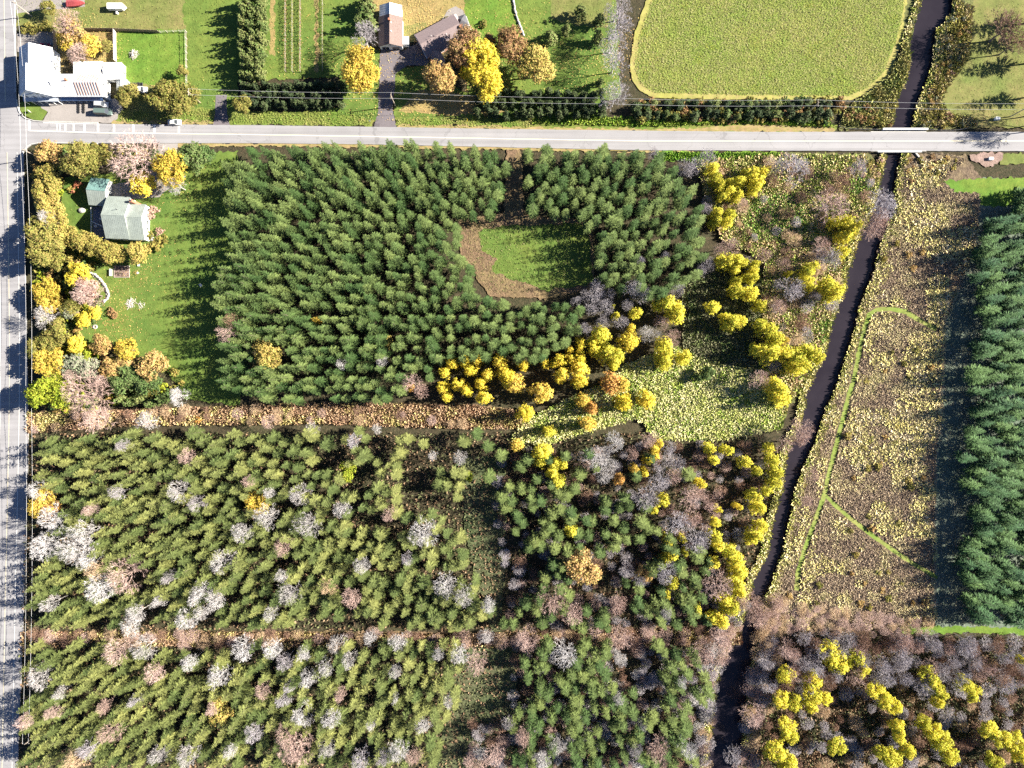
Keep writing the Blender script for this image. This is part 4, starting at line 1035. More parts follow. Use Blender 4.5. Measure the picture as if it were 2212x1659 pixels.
SHR = """ochre:375,803,10 392,826,8 152,409,8 348,520,14 335,530,14 318,535,12
red:167,398,9 158,412,7
brown:243,678,11 240,670,8
orange:428,908,8
green:128,330,12 1006,75,8
olive:130,395,9 330,345,10 60,55,9 75,60,9 90,58,9 105,62,9 50,66,8 68,68,8 100,50,8 185,410,8 320,505,12 1045,50,9 965,42,8
pink:345,500,10 330,455,12 322,465,10
"""
for line in SHR.strip().split('\n'):
    col, pts = line.split(':')
    for q in pts.split():
        u, v, r = map(float, q.split(','))
        o = plant(K_SHR, 'garden_shrub', 'shrub', u, v, r * 1.1, LEAF[col], hs=1.0 + r * 0.08, group='garden shrubs')
        items.append((o, u, v, f'low {nm_of.get(col, col)} garden shrub'))

# ---- conifer hedges and cedars, one by one
CEDS = []
for v in np.arange(-6, 172, 15):
    for u, m in ((522, M_CED), (541, M_CED), (560, M_CED)):
        CEDS.append((u + rng.uniform(-4, 4), v + rng.uniform(-4, 4), 12, 9.0, m, 'pale cedar of the tall block'))
for u in np.arange(522, 735, 15):
    for v in (182, 203, 222):
        CEDS.append((u + rng.uniform(-4, 4), v + rng.uniform(-4, 4), 11, 6.0, M_CEDD, 'dark cedar of the orchard hedge'))
for u in np.arange(1035, 1305, 19):
    for v in (200, 222, 242):
        CEDS.append((u + rng.uniform(-5, 5), v + rng.uniform(-5, 5), 12, 6.0, M_CEDD, 'dark cedar of the bungalow hedge'))
for u in np.arange(1375, 1810, 22):
    if 1480 < u < 1505: continue
    for v in (224, 246):
        CEDS.append((u + rng.uniform(-5, 5), v + rng.uniform(-5, 5), rng.uniform(10, 15), 5.0, M_CEDD if rng.random() < 0.7 else M_CED, 'scrubby cedar below the hayfield'))
for u, v, r in ((785,22,22),(800,45,18),(775,45,16),(790,0,20),(255,865,13),(275,870,14),(300,862,14),(322,872,14),(345,862,14),(1190,75,18),(1292,75,16),(1296,40,15),(1298,175,13),(1255,20,16),(1225,60,13)):
    CEDS.append((u, v, r, 8.0, M_CED, 'single bushy yard cedar'))
for u, v, r, h, m, lb in CEDS:
    o = plant(K_CED, 'cedar_tree', 'tree', u, v, r, m, hs=h * rng.uniform(0.85, 1.15), group='cedars of the hedges')
    items.append((o, u, v, lb if 'single' in lb else lb))
for o, u, v, lb in items:
    if 'cedar' in lb: o['group'] = lb.replace('cedar', 'cedars', 1)
label_by_landmark(items)

# ---- plantation conifers: the 300 largest of each kind one by one, the rest as one mass
def stand(poly, spacing, rmin, rmax, holes=(), keep=None):
    g = scatter(poly, spacing, 0.70)
    for (a, b, r) in holes: g = g[np.hypot(g[:, 0] - a, g[:, 1] - b) > r]
    if keep is not None: g = g[keep(g)]
    return np.column_stack([g, rng.uniform(rmin, rmax, len(g)) * (0.85 + 0.35 * vnoise(g, 60, 5))])
holes = [(u, v, r * 0.72) for u, v, r, c in bare_pts]
holes += [(585, 765, 32), (555, 1085, 24), (478, 1535, 28), (835, 738, 13), (1258, 1227, 32), (1206, 1042, 14), (1195, 1015, 20), (1236, 1150, 14), (265, 1240, 26), (200, 1237, 18)]
s1 = stand(R1, 24, 10.5, 15.5, holes); s2 = stand(R2, 25, 10.5, 16, holes); s7 = stand([(u + 12, v) for u, v in R7], 27, 13, 18)
p3 = stand(R3, 27, 10.5, 17.5, holes, lambda g: (g[:, 0] < 690) | (g[:, 1] > 1150) | (vnoise(g, 45, 6) > 0.42))
p5 = stand(R5, 28, 10.5, 17.5, holes)
p4 = stand(R4, 30, 12, 16, holes, lambda g: vnoise(g, 60, 9) > 0.30); p6 = stand(R6, 29, 12.5, 17, holes, lambda g: vnoise(g, 60, 9) > 0.22)
pe = stand([(1000,940),(1040,900),(1060,960),(1500,1000),(1500,1060),(1240,1045),(1060,1045)], 44, 11, 15, holes)
def split(stands, n_each):
    """the trees nearest the landmarks one by one, a shade larger; the rest are the mass"""
    one, rest = [], []
    for s, n in zip(stands, n_each):
        d = np.min([np.hypot(s[:, 0] - a, s[:, 1] - b) for _, a, b in LM], axis=0)
        o = np.argsort(d); one.append(s[o[:n]]); rest.append(s[o[n:]])
    return one, rest
def individuals(kind, name, sets, mats, bases, group, h0, h1):
    its = []
    for s, m, base, g in zip(sets, mats, bases, group):
        for u, v, r in s:
            o = plant(kind, name, 'tree', u, v, r * 1.03, m, hs=rng.uniform(h0, h1) * (0.84 if m is M_SPR2 else 1), group=g, seen=0.74)
            its.append((o, u, v, base))
    label_by_landmark(its)
spr1, spr_rest = split((s1, s2, s7), (160, 75, 62))
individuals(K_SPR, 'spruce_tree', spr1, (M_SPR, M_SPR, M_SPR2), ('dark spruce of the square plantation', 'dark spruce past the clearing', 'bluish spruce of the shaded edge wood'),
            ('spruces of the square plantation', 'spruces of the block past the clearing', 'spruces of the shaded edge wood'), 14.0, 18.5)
for s, m, nm in zip(spr_rest, (M_SPR, M_SPR, M_SPR2), ('remaining spruces of the square plantation', 'remaining spruces of the block past the clearing', 'remaining spruces of the shaded edge wood')):
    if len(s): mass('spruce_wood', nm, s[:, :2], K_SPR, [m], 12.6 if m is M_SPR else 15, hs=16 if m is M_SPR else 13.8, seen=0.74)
pin1, pin_rest = split((p3, p5, p4, p6, pe), (145, 75, 40, 35, 5))
individuals(K_PIN, 'pine_tree', pin1, (M_PIN, M_PIN, M_PIN2, M_PIN2, M_PIN2), ('olive pine of the lower wood', 'olive pine of the bottom wood', 'green pine of the creekside wood', 'green pine of the bottom creekside wood', 'green pine of the overgrown glade'),
            ('pines of the wide lower wood', 'pines of the bottom wood', 'pines of the creekside wood', 'pines of the bottom creekside wood', 'pines of the overgrown glade'), 10.5, 14.5)
for s, m, nm in zip(pin_rest, (M_PIN, M_PIN, M_PIN2, M_PIN2, M_PIN2), ('remaining pines of the wide lower wood', 'remaining pines of the bottom wood', 'remaining pines of the creekside wood', 'remaining pines of the bottom creekside wood', 'remaining pines in the overgrown glade')):
    if len(s): mass('pine_wood', nm, s[:, :2], K_PIN, [m], 13.8, hs=12.8, seen=0.74)

# ---- thickets nobody could count
def thick(name, label, poly, spacing, cols, r, hs, kind=None, keep=None):
    g = scatter(poly, spacing, 0.95)
    if keep is not None: g = g[keep(g)]
    g = g[~inside(CREEK, g)]
    mass(name, label, g, kind or K_SHR, [LEAF[c] if c in LEAF and kind is not K_BSH else BARE[c] for c in cols], r, 0.35, hs=hs)
thick('wetland_thicket', 'leafless pinkish brush filling the wetland beside the creek', [(1500,350),(1690,345),(1880,345),(1895,380),(1870,455),(1825,540),(1805,640),(1770,740),(1735,820),(1640,830),(1650,600),(1560,520),(1522,420)], 40, ['tan', 'grey', 'tan', 'brown'], 13, 3.0, K_BSH)
thick('roadside_thicket', 'mixed olive and ochre undergrowth along the tree-lined road', [(70,345),(130,330),(130,500),(240,560),(170,600),(200,690),(165,740),(240,760),(360,815),(380,850),(240,870),(120,895),(80,880)], 15, ['olive', 'ochre', 'green', 'lime', 'tan'], 11, 2.4)
thick('hedge_thicket', 'scrubby undergrowth below the hayfield', [(1370,214),(1820,214),(1812,262),(1370,258)], 15, ['green', 'olive', 'brown', 'olive'], 10, 2.2)
thick('corner_thicket', 'low brush under the corner yard trees', [(85,315),(330,312),(440,320),(430,350),(330,350),(150,330)], 17, ['olive', 'green', 'ochre'], 10, 2.0, keep=lambda g: ~inside([(335,300),(395,300),(390,360),(340,360)], g))
thick('strip_brush', 'tan and pinkish brush on the two scrub strips', [(62,890),(430,885),(700,880),(1000,880),(1000,920),(700,910),(300,915),(62,930)], 34, ['pink', 'tan', 'brown'], 11, 2.0, K_BSH)
thick('strip_brush', 'pinkish leafless brush on the lower scrub strip', [(60,1364),(400,1366),(1000,1368),(1620,1355),(1640,1400),(1000,1396),(400,1395),(60,1394)], 22, ['pink', 'tan', 'brown', 'pink'], 13, 2.6, K_BSH)
thick('wood_brush', 'leafless brush between the pines near the creek', [(1090,960),(1500,950),(1650,960),(1630,1150),(1560,1360),(1100,1360),(1060,1100)], 30, ['grey', 'pink', 'brown', 'grey'], 12, 3.0, K_BSH)
thick('wood_brush', 'leafless brush under the bottom creekside wood', [(1100,1400),(1540,1400),(1545,1490),(1520,1662),(1000,1662),(1010,1560),(1110,1560)], 26, ['grey', 'pink', 'brown', 'white'], 13, 3.2, K_BSH)
thick('corner_brush', 'tangled grey and pinkish brush under the corner larches', [(1660,1378),(1830,1372),(2215,1385),(2330,1400),(2330,1700),(1610,1700),(1640,1560)], 30, ['grey', 'tan', 'brown', 'grey'], 13, 3.4, K_BSH)
thick('marsh_brush', 'scattered straw bushes in the marsh', [(1960,400),(2100,420),(2090,530),(2020,700),(2010,1340),(1700,1350),(1700,1290),(1760,1100),(1850,800),(1900,540)], 42, ['tan', 'ochre', 'olive'], 8, 1.6, keep=lambda g: off_path(g, 12) & (vnoise(g, 60, 3) > 0.45))
thick('marsh_brush', 'pinkish brush at the foot of the marsh', [(1660,1290),(1760,1310),(2010,1340),(2010,1375),(1650,1375)], 16, ['pink', 'tan', 'pink'], 11, 2.0, K_BSH)
thick('bank_brush', 'pinkish brush overhanging the lower creek', [(1560,1290),(1680,1290),(1670,1420),(1640,1560),(1620,1662),(1500,1662),(1530,1480),(1545,1400)], 17, ['pink', 'grey', 'tan'], 15, 3.6, K_BSH)
thick('bank_brush', 'small bushes along the creek banks by the bridge', [(1830,232),(1930,215),(1925,272),(1830,270)], 15, ['olive', 'ochre', 'brown'], 8, 1.6)
thick('bank_brush', 'small bushes on the bank beside the corner lawn', [(2062,20),(2095,30),(2088,120),(2040,190),(2040,250),(2110,262),(2090,272),(1990,272),(2010,190)], 15, ['olive', 'tan', 'ochre', 'silver'], 7, 1.4)
thick('bank_brush', 'small bushes below the road bridge', [(1840,345),(1905,345),(1893,400),(1830,390)], 16, ['ochre', 'olive', 'pink'], 8, 1.5)
thick('bank_brush', 'mixed bushes on the bank below the bridge rail', [(1952,338),(2080,338),(2060,372),(2000,380),(1948,400)], 15, ['olive', 'tan', 'brown', 'ochre'], 7, 1.2)

# trees that stand just past the frame and throw their shade into it
for i, (u, v, r) in enumerate(((2265, 228, 30), (2270, 262, 26), (2300, 245, 30))):
    plant(K_BAR, 'bare_tree', 'tree', u, v, r, BARE['grey'], M_PALEBARK, hs=15, group='bare trees beyond the corner lawn', label='bare tree beyond the corner lawn, ' + ('nearest its edge', 'between two others', 'farthest from the lawn')[i])
for i, (u, v, r) in enumerate(((2262, 20, 24), (2258, 60, 22), (2262, 110, 24), (2270, 185, 20), (2300, 400, 22), (2235, 412, 20), (2265, 430, 22))):
    plant(K_SPR, 'spruce_tree', 'tree', u, v, r, M_SPR2, hs=15, group='spruces beyond the corner lawn', label='dark spruce beyond the corner lawn, ' + ORD[i] + ' to the photo corner')
# ================================================================== BUILDINGS, VEHICLES, FENCES, POLES
W_WHITE = plain('white_siding', (0.72, 0.72, 0.70), 0.7, var=0.06)
W_GREY = plain('grey_siding', (0.40, 0.40, 0.39), 0.8, var=0.08)
W_BRICK = plain('brick_wall', (0.30, 0.17, 0.12), 0.9, var=0.25, scale=5)
R_WHITE = plain('white_roof_metal', (0.52, 0.53, 0.55), 0.5, var=0.18, scale=0.5)
R_GREEN = plain('pale_green_roof_metal', (0.215, 0.245, 0.225), 0.5, var=0.12, scale=0.7)
R_TEAL = plain('teal_roof_metal', (0.12, 0.21, 0.20), 0.5, var=0.15, scale=0.7)
R_BROWN = plain('brown_shingles', (0.165, 0.120, 0.108), 0.9, var=0.22, scale=2.5)
R_PINK = plain('pinkish_brown_shingles', (0.200, 0.155, 0.155), 0.9, var=0.15, scale=2.5)
R_DARK = plain('charcoal_roofing', (0.075, 0.075, 0.085), 0.7, var=0.2)
M_GLASS = plain('window_glass', (0.030, 0.036, 0.045), 0.08, var=0.1, spec=0.6)
M_TRIM = plain('white_trim', (0.74, 0.74, 0.72), 0.6, var=0.04)
M_WOOD = plain('weathered_wood', (0.24, 0.19, 0.14), 0.9, var=0.3, scale=4)
M_PALEWOOD = plain('pale_grey_wood', (0.42, 0.38, 0.34), 0.9, var=0.2, scale=4)
M_TARP = plain('dull_red_cover', (0.30, 0.055, 0.060), 0.6, var=0.2)
M_RUBBER = plain('black_rubber', (0.016, 0.016, 0.018), 0.8, var=0.1)
M_STEEL = plain('galvanised_steel', (0.36, 0.37, 0.38), 0.5, 0.5, var=0.15)
M_DSTEEL = plain('dark_steel', (0.06, 0.062, 0.068), 0.5, 0.3, var=0.2)
M_STONE = plain('field_stone', (0.38, 0.36, 0.35), 0.95, var=0.3, scale=1.6)
M_DECK = plain('grey_deck_boards', (0.15, 0.15, 0.17), 0.9, var=0.2, scale=3)
M_BRICKRED = plain('chimney_brick', (0.36, 0.15, 0.09), 0.9, var=0.2, scale=6)
M_POLE = plain('pole_timber', (0.33, 0.28, 0.23), 0.9, var=0.2, scale=5)
M_WIRE = plain('wire', (0.42, 0.42, 0.43), 0.6, var=0.02)
M_LAMP = plain('headlamp_glass', (0.65, 0.66, 0.68), 0.1, var=0.03)
M_WASH = plain('pale_ash_logs', (0.50, 0.46, 0.42), 0.9, var=0.25, scale=3)
M_SLATE = plain('grey_slatted_top', (0.45, 0.43, 0.42), 0.8, var=0.1)
M_ORANGE = plain('faded_red_paint', (0.42, 0.10, 0.07), 0.6, var=0.1)
def paint(name, col, rough=0.25): return plain(name, col, rough, 0.1, var=0.03, spec=0.5)
ZG = 0.12

def slab(root, name, pts, mat, th=0.12):
    """a roof plane: quad or triangle with real thickness"""
    mb = MB(); n = len(pts)
    p = [Vector(q) for q in pts]
    mb.add(p + [q + Vector((0, 0, th)) for q in p], [tuple(range(n - 1, -1, -1)), tuple(range(n, 2 * n))] + [(i, (i + 1) % n, n + (i + 1) % n, n + i) for i in range(n)])
    return mb.build(name, mat, root)

def seams(roof, a, b, c, d, step, mat, r=0.03):
    """standing seams from edge a-b (eave) up to edge d-c (ridge), one part of the roof"""
    a, b, c, d = (Vector(q) for q in (a, b, c, d)); mb = MB()
    n = max(2, int((b - a).length / step))
    for i in range(n + 1):
        t = i / n
        p, q = a.lerp(b, t) + Vector((0, 0, 0.14)), d.lerp(c, t) + Vector((0, 0, 0.14))
        mb.tube(p, q, r, r, 3, True)
    return mb.build('roof_seams', mat, roof)

def block(root, x0, x1, y0, y1, ze, zr, axis, wall, roof, ov=0.35, off=0.0, seam=None, roofs=None, ridge_mat=None):
    r0, r1 = roofs or (roof, roof)
    sw = axis == 'y'
    if sw: a0, a1, b0, b1 = y0, y1, x0, x1
    else: a0, a1, b0, b1 = x0, x1, y0, y1
    def T(a, b, z): return (b, a, z) if sw else (a, b, z)
    bm_ = (b0 + b1) / 2 + off
    mb = MB()
    prof = [(b0, 0), (b1, 0), (b1, ze), (bm_, zr), (b0, ze)]
    n = 5
    vs_ = [T(a0, b, z) for b, z in prof] + [T(a1, b, z) for b, z in prof]
    mb.add(vs_, [(i, (i + 1) % n, n + (i + 1) % n, n + i) for i in (0, 1, 4)] + [(0, 4, 3, 2, 1), (5, 6, 7, 8, 9)])
    w = mb.build('wall', wall, root)
    for b, rm in ((b0, r0), (b1, r1)):
        sl = (zr - ze) / abs(bm_ - b); be = b + (ov if b > bm_ else -ov); zz = ze - ov * sl + 0.03
        pts = [T(a0 - ov, be, zz), T(a1 + ov, be, zz), T(a1 + ov, bm_, zr + 0.03), T(a0 - ov, bm_, zr + 0.03)]
        rf = slab(root, 'roof', pts, rm)
        if seam: seams(rf, *pts, seam, rm)
    mbr = MB(); mbr.tube(T(a0 - ov, bm_, zr + 0.14), T(a1 + ov, bm_, zr + 0.14), 0.09, 0.09, 5)
    mbr.build('ridge_cap', ridge_mat or r1, root)
    return w

def window(wall, x, y, z, w, h, face, frame=None, door=False):
    """face: one of '+x','-x','+y','-y' - proud of the wall; frame with its glass as a sub-part"""
    mb = MB(); mg = MB(); t = 0.07
    ax = face[1]; s = 1 if face[0] == '+' else -1
    def bx(m, u0, u1, z0, z1, d0, d1):
        d0, d1 = sorted((s * d0, s * d1))
        if ax == 'x': m.box(x + d0, x + d1, y + u0, y + u1, z0, z1)
        else: m.box(x + u0, x + u1, y + d0, y + d1, z0, z1)
    bx(mb, -w / 2, w / 2, z, z + t, 0.004, 0.06); bx(mb, -w / 2, w / 2, z + h - t, z + h, 0.004, 0.06)
    bx(mb, -w / 2, -w / 2 + t, z + t, z + h - t, 0.004, 0.06); bx(mb, w / 2 - t, w / 2, z + t, z + h - t, 0.004, 0.06)
    bx(mb, -0.03, 0.03, z + t, z + h - t, 0.006, 0.05)
    bx(mg, -w / 2 + t, w / 2 - t, z + t, z + h - t, 0.005, 0.02)
    f = mb.build('door' if door else 'window', frame or M_TRIM, wall)
    # both sit on the wall's own part, so the glass is joined as a second part of that wall
    mg.build('pane', M_GLASS, wall)

def centre(u0, u1, v0, v1): return P((u0 + u1) / 2, (v0 + v1) / 2, 0, 0.0), (u1 - u0) * S / 2, (v1 - v0) * S / 2

# ---- the white-roofed corner house: three blocks under one roofscape
o, hx, hy = centre(65, 136, 167, 219)
hs_ = thing('corner_house', 'large white-roofed corner house with long rear wing at the road junction', 'house', o)
w = block(hs_, -hx, hx, -hy, hy, 5.0, 10.2, 'y', W_WHITE, R_WHITE, 0.3, seam=0.9)
for x in (-4.2, -1.5, 1.5, 4.2):
    for z in (0.9, 3.2): window(w, x, -hy, z, 1.0, 1.5, '-y')
for x in (-1.2, 1.2): window(w, x, -hy, 5.9, 0.8, 1.3, '-y')
slab(hs_, 'porch_roof', [(-hx - 0.3, -hy - 1.2, 2.7), (hx + 0.3, -hy - 1.2, 2.7), (hx + 0.3, -hy - 0.02, 3.1), (-hx - 0.3, -hy - 0.02, 3.1)], plain('shade_blue_porch_metal', (0.34, 0.37, 0.42), 0.5, var=0.2))  # blue of the porch metal is facade shade put into its colour
mb = MB()
for x in np.linspace(-hx, hx, 6): mb.box(x - 0.07, x + 0.07, -hy - 1.15, -hy - 1.02, 0, 2.7)
mb.build('porch_posts', M_TRIM, hs_)
# dormer on the front slope
slab(hs_, 'dormer_roof', [(-4.6, -hy - 0.3, 5.2), (0.2, -hy - 0.3, 7.0), (0.2, -hy + 1.6, 7.3), (-4.6, -hy + 1.6, 6.4)], R_WHITE)
bx0, bx1 = (63 - 100.5) * S, (130 - 100.5) * S
w = block(hs_, bx0, bx1, hy + 0.01, hy + (167 - 118) * S, 4.6, 8.0, 'y', W_WHITE, R_WHITE, 0.3, seam=0.9)
wx0, wx1 = hx + 0.02, (239 - 100.5) * S
wy0, wy1 = (193 - 217) * S, (193 - 172) * S
w = block(hs_, wx0, wx1, wy0, wy1, 3.9, 6.6, 'x', W_WHITE, R_WHITE, 0.3, seam=1.1)
for x in np.linspace(wx0 + 1.5, wx1 - 1.5, 7): window(w, x, wy0, 1.0, 1.3, 1.6, '-y')
for y, z in ((-1.9, 0.9), (1.4, 0.9), (-0.2, 3.4)): window(w, wx1, y, z, 1.1, 1.5, '+x')
# sloping lean-to panels along the wing, their blue standing in for wall shade
gl = paint('shade_blue_panel', (0.06, 0.10, 0.20), 0.15)
for i in range(7):
    x0 = wx0 + 0.3 + i * 2.2
    pl = slab(hs_, 'lean_to_panel', [(x0, wy0 - 0.9, 1.9), (x0 + 2.1, wy0 - 0.9, 1.9), (x0 + 2.1, wy0 - 0.05, 2.9), (x0, wy0 - 0.05, 2.9)], gl, 0.06)
mb = MB()
for i in range(8): mb.box(wx0 + 0.2 + i * 2.2, wx0 + 0.3 + i * 2.2, wy0 - 0.9, wy0 - 0.8, 0, 1.9)
mb.build('lean_to_posts', M_TRIM, hs_)
cb = MB(); cb.box(wx0 + 5.2, wx0 + 5.9, 0.0, 0.7, 5.0, 7.5); cb.build('chimney', M_BRICKRED, hs_)

rail = plain('rusty_roof_rail', (0.23, 0.13, 0.09), 0.8, var=0.2)
for i in range(9):
    x = wx0 + 8.2 + i * 0.95
    for ya, za, yb, zb in ((wy0 + 0.1, 3.98, -0.45, 6.5), (-0.1, 6.5, wy1 - 0.1, 3.98)):
        mb = MB(); mb.tube((x, ya, za + 0.2), (x, yb, zb + 0.2), 0.11, 0.11, 4); mb.build('roof_slat', rail, hs_)
# slatted pergola and flat-roofed annex behind the wing
o, hx, hy = centre(171, 233, 143, 166)
pg = thing('pergola', 'white slatted pergola against the long wing of the corner house', 'pergola', o)
mb = MB()
for x in (-hx, -hx / 3, hx / 3, hx):
    for y in (-hy, hy): mb.box(x - 0.08, x + 0.08, y - 0.08, y + 0.08, 0, 2.75)
mb.build('posts', M_TRIM, pg)
for y in (-hy, 0, hy):
    mb = MB(); mb.box(-hx - 0.2, hx + 0.2, y - 0.09, y + 0.09, 2.75, 2.95); mb.build('beam', M_TRIM, pg)
slm = MB().box(-0.09, 0.09, -hy - 0.3, hy + 0.3, 2.95, 3.1).mesh('slat'); slm.materials.append(M_TRIM)
for x in np.arange(-hx, hx, 0.42):
    q = link('slat', slm, pg); q.location = (x, 0, 0)
o, hx, hy = centre(236, 272, 144, 178)
an = thing('shed', 'low white shed joined to the pergola end', 'shed', o)
w = block(an, -hx, hx, -hy, hy, 2.8, 3.5, 'x', W_WHITE, R_WHITE, 0.2, seam=1.0)
window(w, 0, -hy, 0.9, 1.2, 1.1, '-y'); window(w, hx, 0, 0.1, 1.0, 2.0, '+x', door=True)
o, hx, hy = centre(259, 281, 178, 199)
gh = thing('greenhouse', 'little grey glass greenhouse behind the corner house', 'greenhouse', o)
w = block(gh, -hx, hx, -hy, hy, 1.8, 2.5, 'y', plain('greenhouse_glass', (0.36, 0.38, 0.40), 0.2, var=0.1), plain('greenhouse_panes', (0.42, 0.44, 0.45), 0.2, var=0.15), 0.1, seam=0.6)
window(w, 0, -hy, 0.1, 0.9, 1.7, '-y', door=True)

# ---- brown-roofed garage with white front
o, hx, hy = centre(823, 871, 23, 108)
ga = thing('garage', 'long garage with brown shingles and a white metal rear roof beside the asphalt drive', 'garage', o)
ysp = hy - 25 * S
w = block(ga, -hx, hx, -hy, ysp, 3.0, 5.0, 'y', W_WHITE, R_BROWN, 0.3)
window(w, -2.0, -hy, 0.05, 2.6, 2.2, '-y', door=True); window(w, 1.6, -hy, 0.05, 2.6, 2.2, '-y', door=True); window(w, 0, -hy, 3.3, 0.8, 0.8, '-y')
w = block(ga, -hx + 0.3, hx - 0.3, ysp + 0.62, hy, 2.9, 4.7, 'y', W_WHITE, R_WHITE, 0.3, seam=0.8)
cb = MB(); cb.box(-0.35, 0.35, ysp - 2.4, ysp - 1.7, 4.4, 6.2); cb.build('chimney', M_BRICKRED, ga)
for y in (0.2, -2.8):
    mb = MB(); mb.tube((0.5, y, 4.7), (0.5, y, 5.2), 0.2, 0.2, 8); mb.build('roof_vent', M_TRIM, ga)
mb = MB(); mb.box(hx + 0.02, hx + 2.2, -hy + 1.0, -hy + 3.4, 0, 2.3); mb.build('side_porch', W_WHITE, ga)
slab(ga, 'side_porch_roof', [(hx + 0.02, -hy + 0.8, 2.45), (hx + 2.4, -hy + 0.8, 2.32), (hx + 2.4, -hy + 3.6, 2.32), (hx + 0.02, -hy + 3.6, 2.45)], R_WHITE)

# ---- brown-roofed bungalow set askew, with porch gable
o = P(953, 87)
bu = thing('bungalow', 'brown-roofed bungalow set at an angle beside the asphalt drive', 'bungalow', o, R(28))
w = block(bu, -7.3, 7.3, -4.3, 4.3, 2.9, 4.5, 'x', W_BRICK, R_PINK, 0.45)
for x in (-4.5, -1.5, 1.5, 4.8): window(w, x, -4.3, 0.9, 1.5, 1.2, '-y')
w = block(bu, -6.4, -2.8, -8.3, -4.32, 2.6, 4.2, 'y', W_WHITE, R_PINK, 0.35)
window(w, -4.6, -8.3, 0.1, 1.1, 2.0, '-y', door=True)
slab(bu, 'back_porch_roof', [(5.2, 1.0, 3.0), (8.6, 1.0, 3.0), (8.6, 4.4, 2.9), (5.2, 4.4, 2.9)], plain('pale_roll_roofing', (0.45, 0.40, 0.38), 0.8))
cb = MB(); cb.box(7.35, 8.05, -1.6, -0.8, 0, 5.0); cb.build('chimney', M_BRICKRED, bu)
for x, y in ((-3.0, 0.9), (2.0, -1.2), (0.2, -2.2)):
    mb = MB(); mb.tube((x, y, 3.7), (x, y, 4.75), 0.09, 0.09, 6); mb.build('roof_vent', M_TRIM, bu)
mb = MB(); mb.box(-7.9, -7.7, -4.7, 4.7, 2.7, 2.9); mb.build('gutter', M_TRIM, bu)
o = P(998, 54)
gz = thing('gazebo', 'dark square gazebo with a pyramid roof beside the bungalow patio', 'gazebo', o, R(20))
mb = MB()
for x in (-1.7, 1.7):
    for y in (-1.7, 1.7): mb.box(x - 0.07, x + 0.07, y - 0.07, y + 0.07, 0, 2.3)
mb.build('posts', M_DSTEEL, gz)
for i in range(4):
    a = math.pi / 4 + i * math.pi / 2
    p, q = Vector((2.9 * math.cos(a), 2.9 * math.sin(a), 2.3)), Vector((2.9 * math.cos(a + math.pi / 2), 2.9 * math.sin(a + math.pi / 2), 2.3))
    slab(gz, 'roof_panel', [p, q, (0, 0, 3.7)], R_DARK, 0.05)
mb = MB(); mb.box(-2.6, 2.6, -2.8, 2.4, 0.02, 0.16); mb.build('base', M_KERB, gz)

# ---- the green-roofed house and its garage
o = P(224, 420)
gg = thing('garage', 'teal and pale green roofed garage beside the green-roofed house', 'garage', o, R(-5))
w = block(gg, -2.9, 2.9, -4.4, 4.6, 2.7, 4.8, 'x', W_GREY, R_GREEN, 0.35, seam=0.7, roofs=(R_GREEN, R_TEAL))
window(w, 2.9, -1.0, 0.05, 2.6, 2.2, '+x', door=True)
o = P(271, 476)
gh2 = thing('farmhouse', 'pale green metal-roofed house in two stepped blocks on the big lawn', 'house', o, R(-2))
w = block(gh2, -3.9, 3.6, -7.1, 7.0, 4.2, 7.4, 'x', W_WHITE, R_GREEN, 0.35, seam=0.6)
for x in (-2.4, 0, 2.2): window(w, x, -7.1, 1.0, 1.1, 1.4, '-y')
w = block(gh2, 3.64, 8.8, -7.2, 4.8, 3.6, 6.2, 'x', W_WHITE, R_GREEN, 0.3, off=1.0, seam=0.6)
for y in (-5.6, -3.2, -0.8, 1.6, 3.6): window(w, 8.8, y, 1.0, 1.3, 1.5, '+x')
w = block(gh2, -6.4, -3.94, 3.0, 7.2, 2.7, 3.5, 'x', W_WHITE, R_GREEN, 0.2, seam=0.6)
cb = MB(); cb.box(4.6, 5.6, 5.1, 6.0, 0, 6.3); cb.build('chimney', M_BRICKRED, gh2)
cb = MB(); cb.box(4.8, 5.4, 5.3, 5.8, 6.3, 6.55); cb.build('chimney_cap', M_DSTEEL, gh2)
mb = MB(); mb.tube((0.8, 2.2, 5.2), (0.8, 2.2, 7.8), 0.10, 0.10, 6); mb.build('flue', M_DSTEEL, gh2)
mb = MB(); mb.box(8.85, 10.4, -7.0, -4.4, 0.0, 0.35); mb.build('step', M_KERB, gh2)
dk = thing('deck', 'shaded grey timber deck with white rail behind the green-roofed house', 'deck', P(219, 484))
bm_ = MB().box(-0.14, 0.14, -6.0, 6.0, 0.42, 0.5).mesh('plank'); bm_.materials.append(M_DECK)
for x in np.arange(-2.6, 3.0, 0.31):
    q = link('plank', bm_, dk); q.location = (x, 0, 0)
mb = MB(); mb.box(-2.7, 2.9, -5.9, 5.9, 0.1, 0.41); mb.build('frame', M_WOOD, dk)
for y in (-6, -3, 0, 3, 6):
    mb = MB(); mb.box(-2.95, -2.83, y - 0.06, y + 0.06, 0.1, 1.45); mb.build('post', M_TRIM, dk)
for z in (0.9, 1.4):
    mb = MB(); mb.box(-2.94, -2.84, -6, 6, z, z + 0.06); mb.build('rail', M_TRIM, dk)
bal = thing('roof_pipe', 'white pipe lying across the deck behind the green-roofed house', 'pipe', P(202, 480))
mb = MB(); mb.tube((0, 0, 1.5), (5.2, -2.3, 1.9), 0.09, 0.09, 8); mb.build('pipe', M_TRIM, bal)
mb = MB(); mb.tube((0, 0, 0.1), (0, 0, 1.5), 0.05, 0.05, 6); mb.build('prop', M_TRIM, bal)
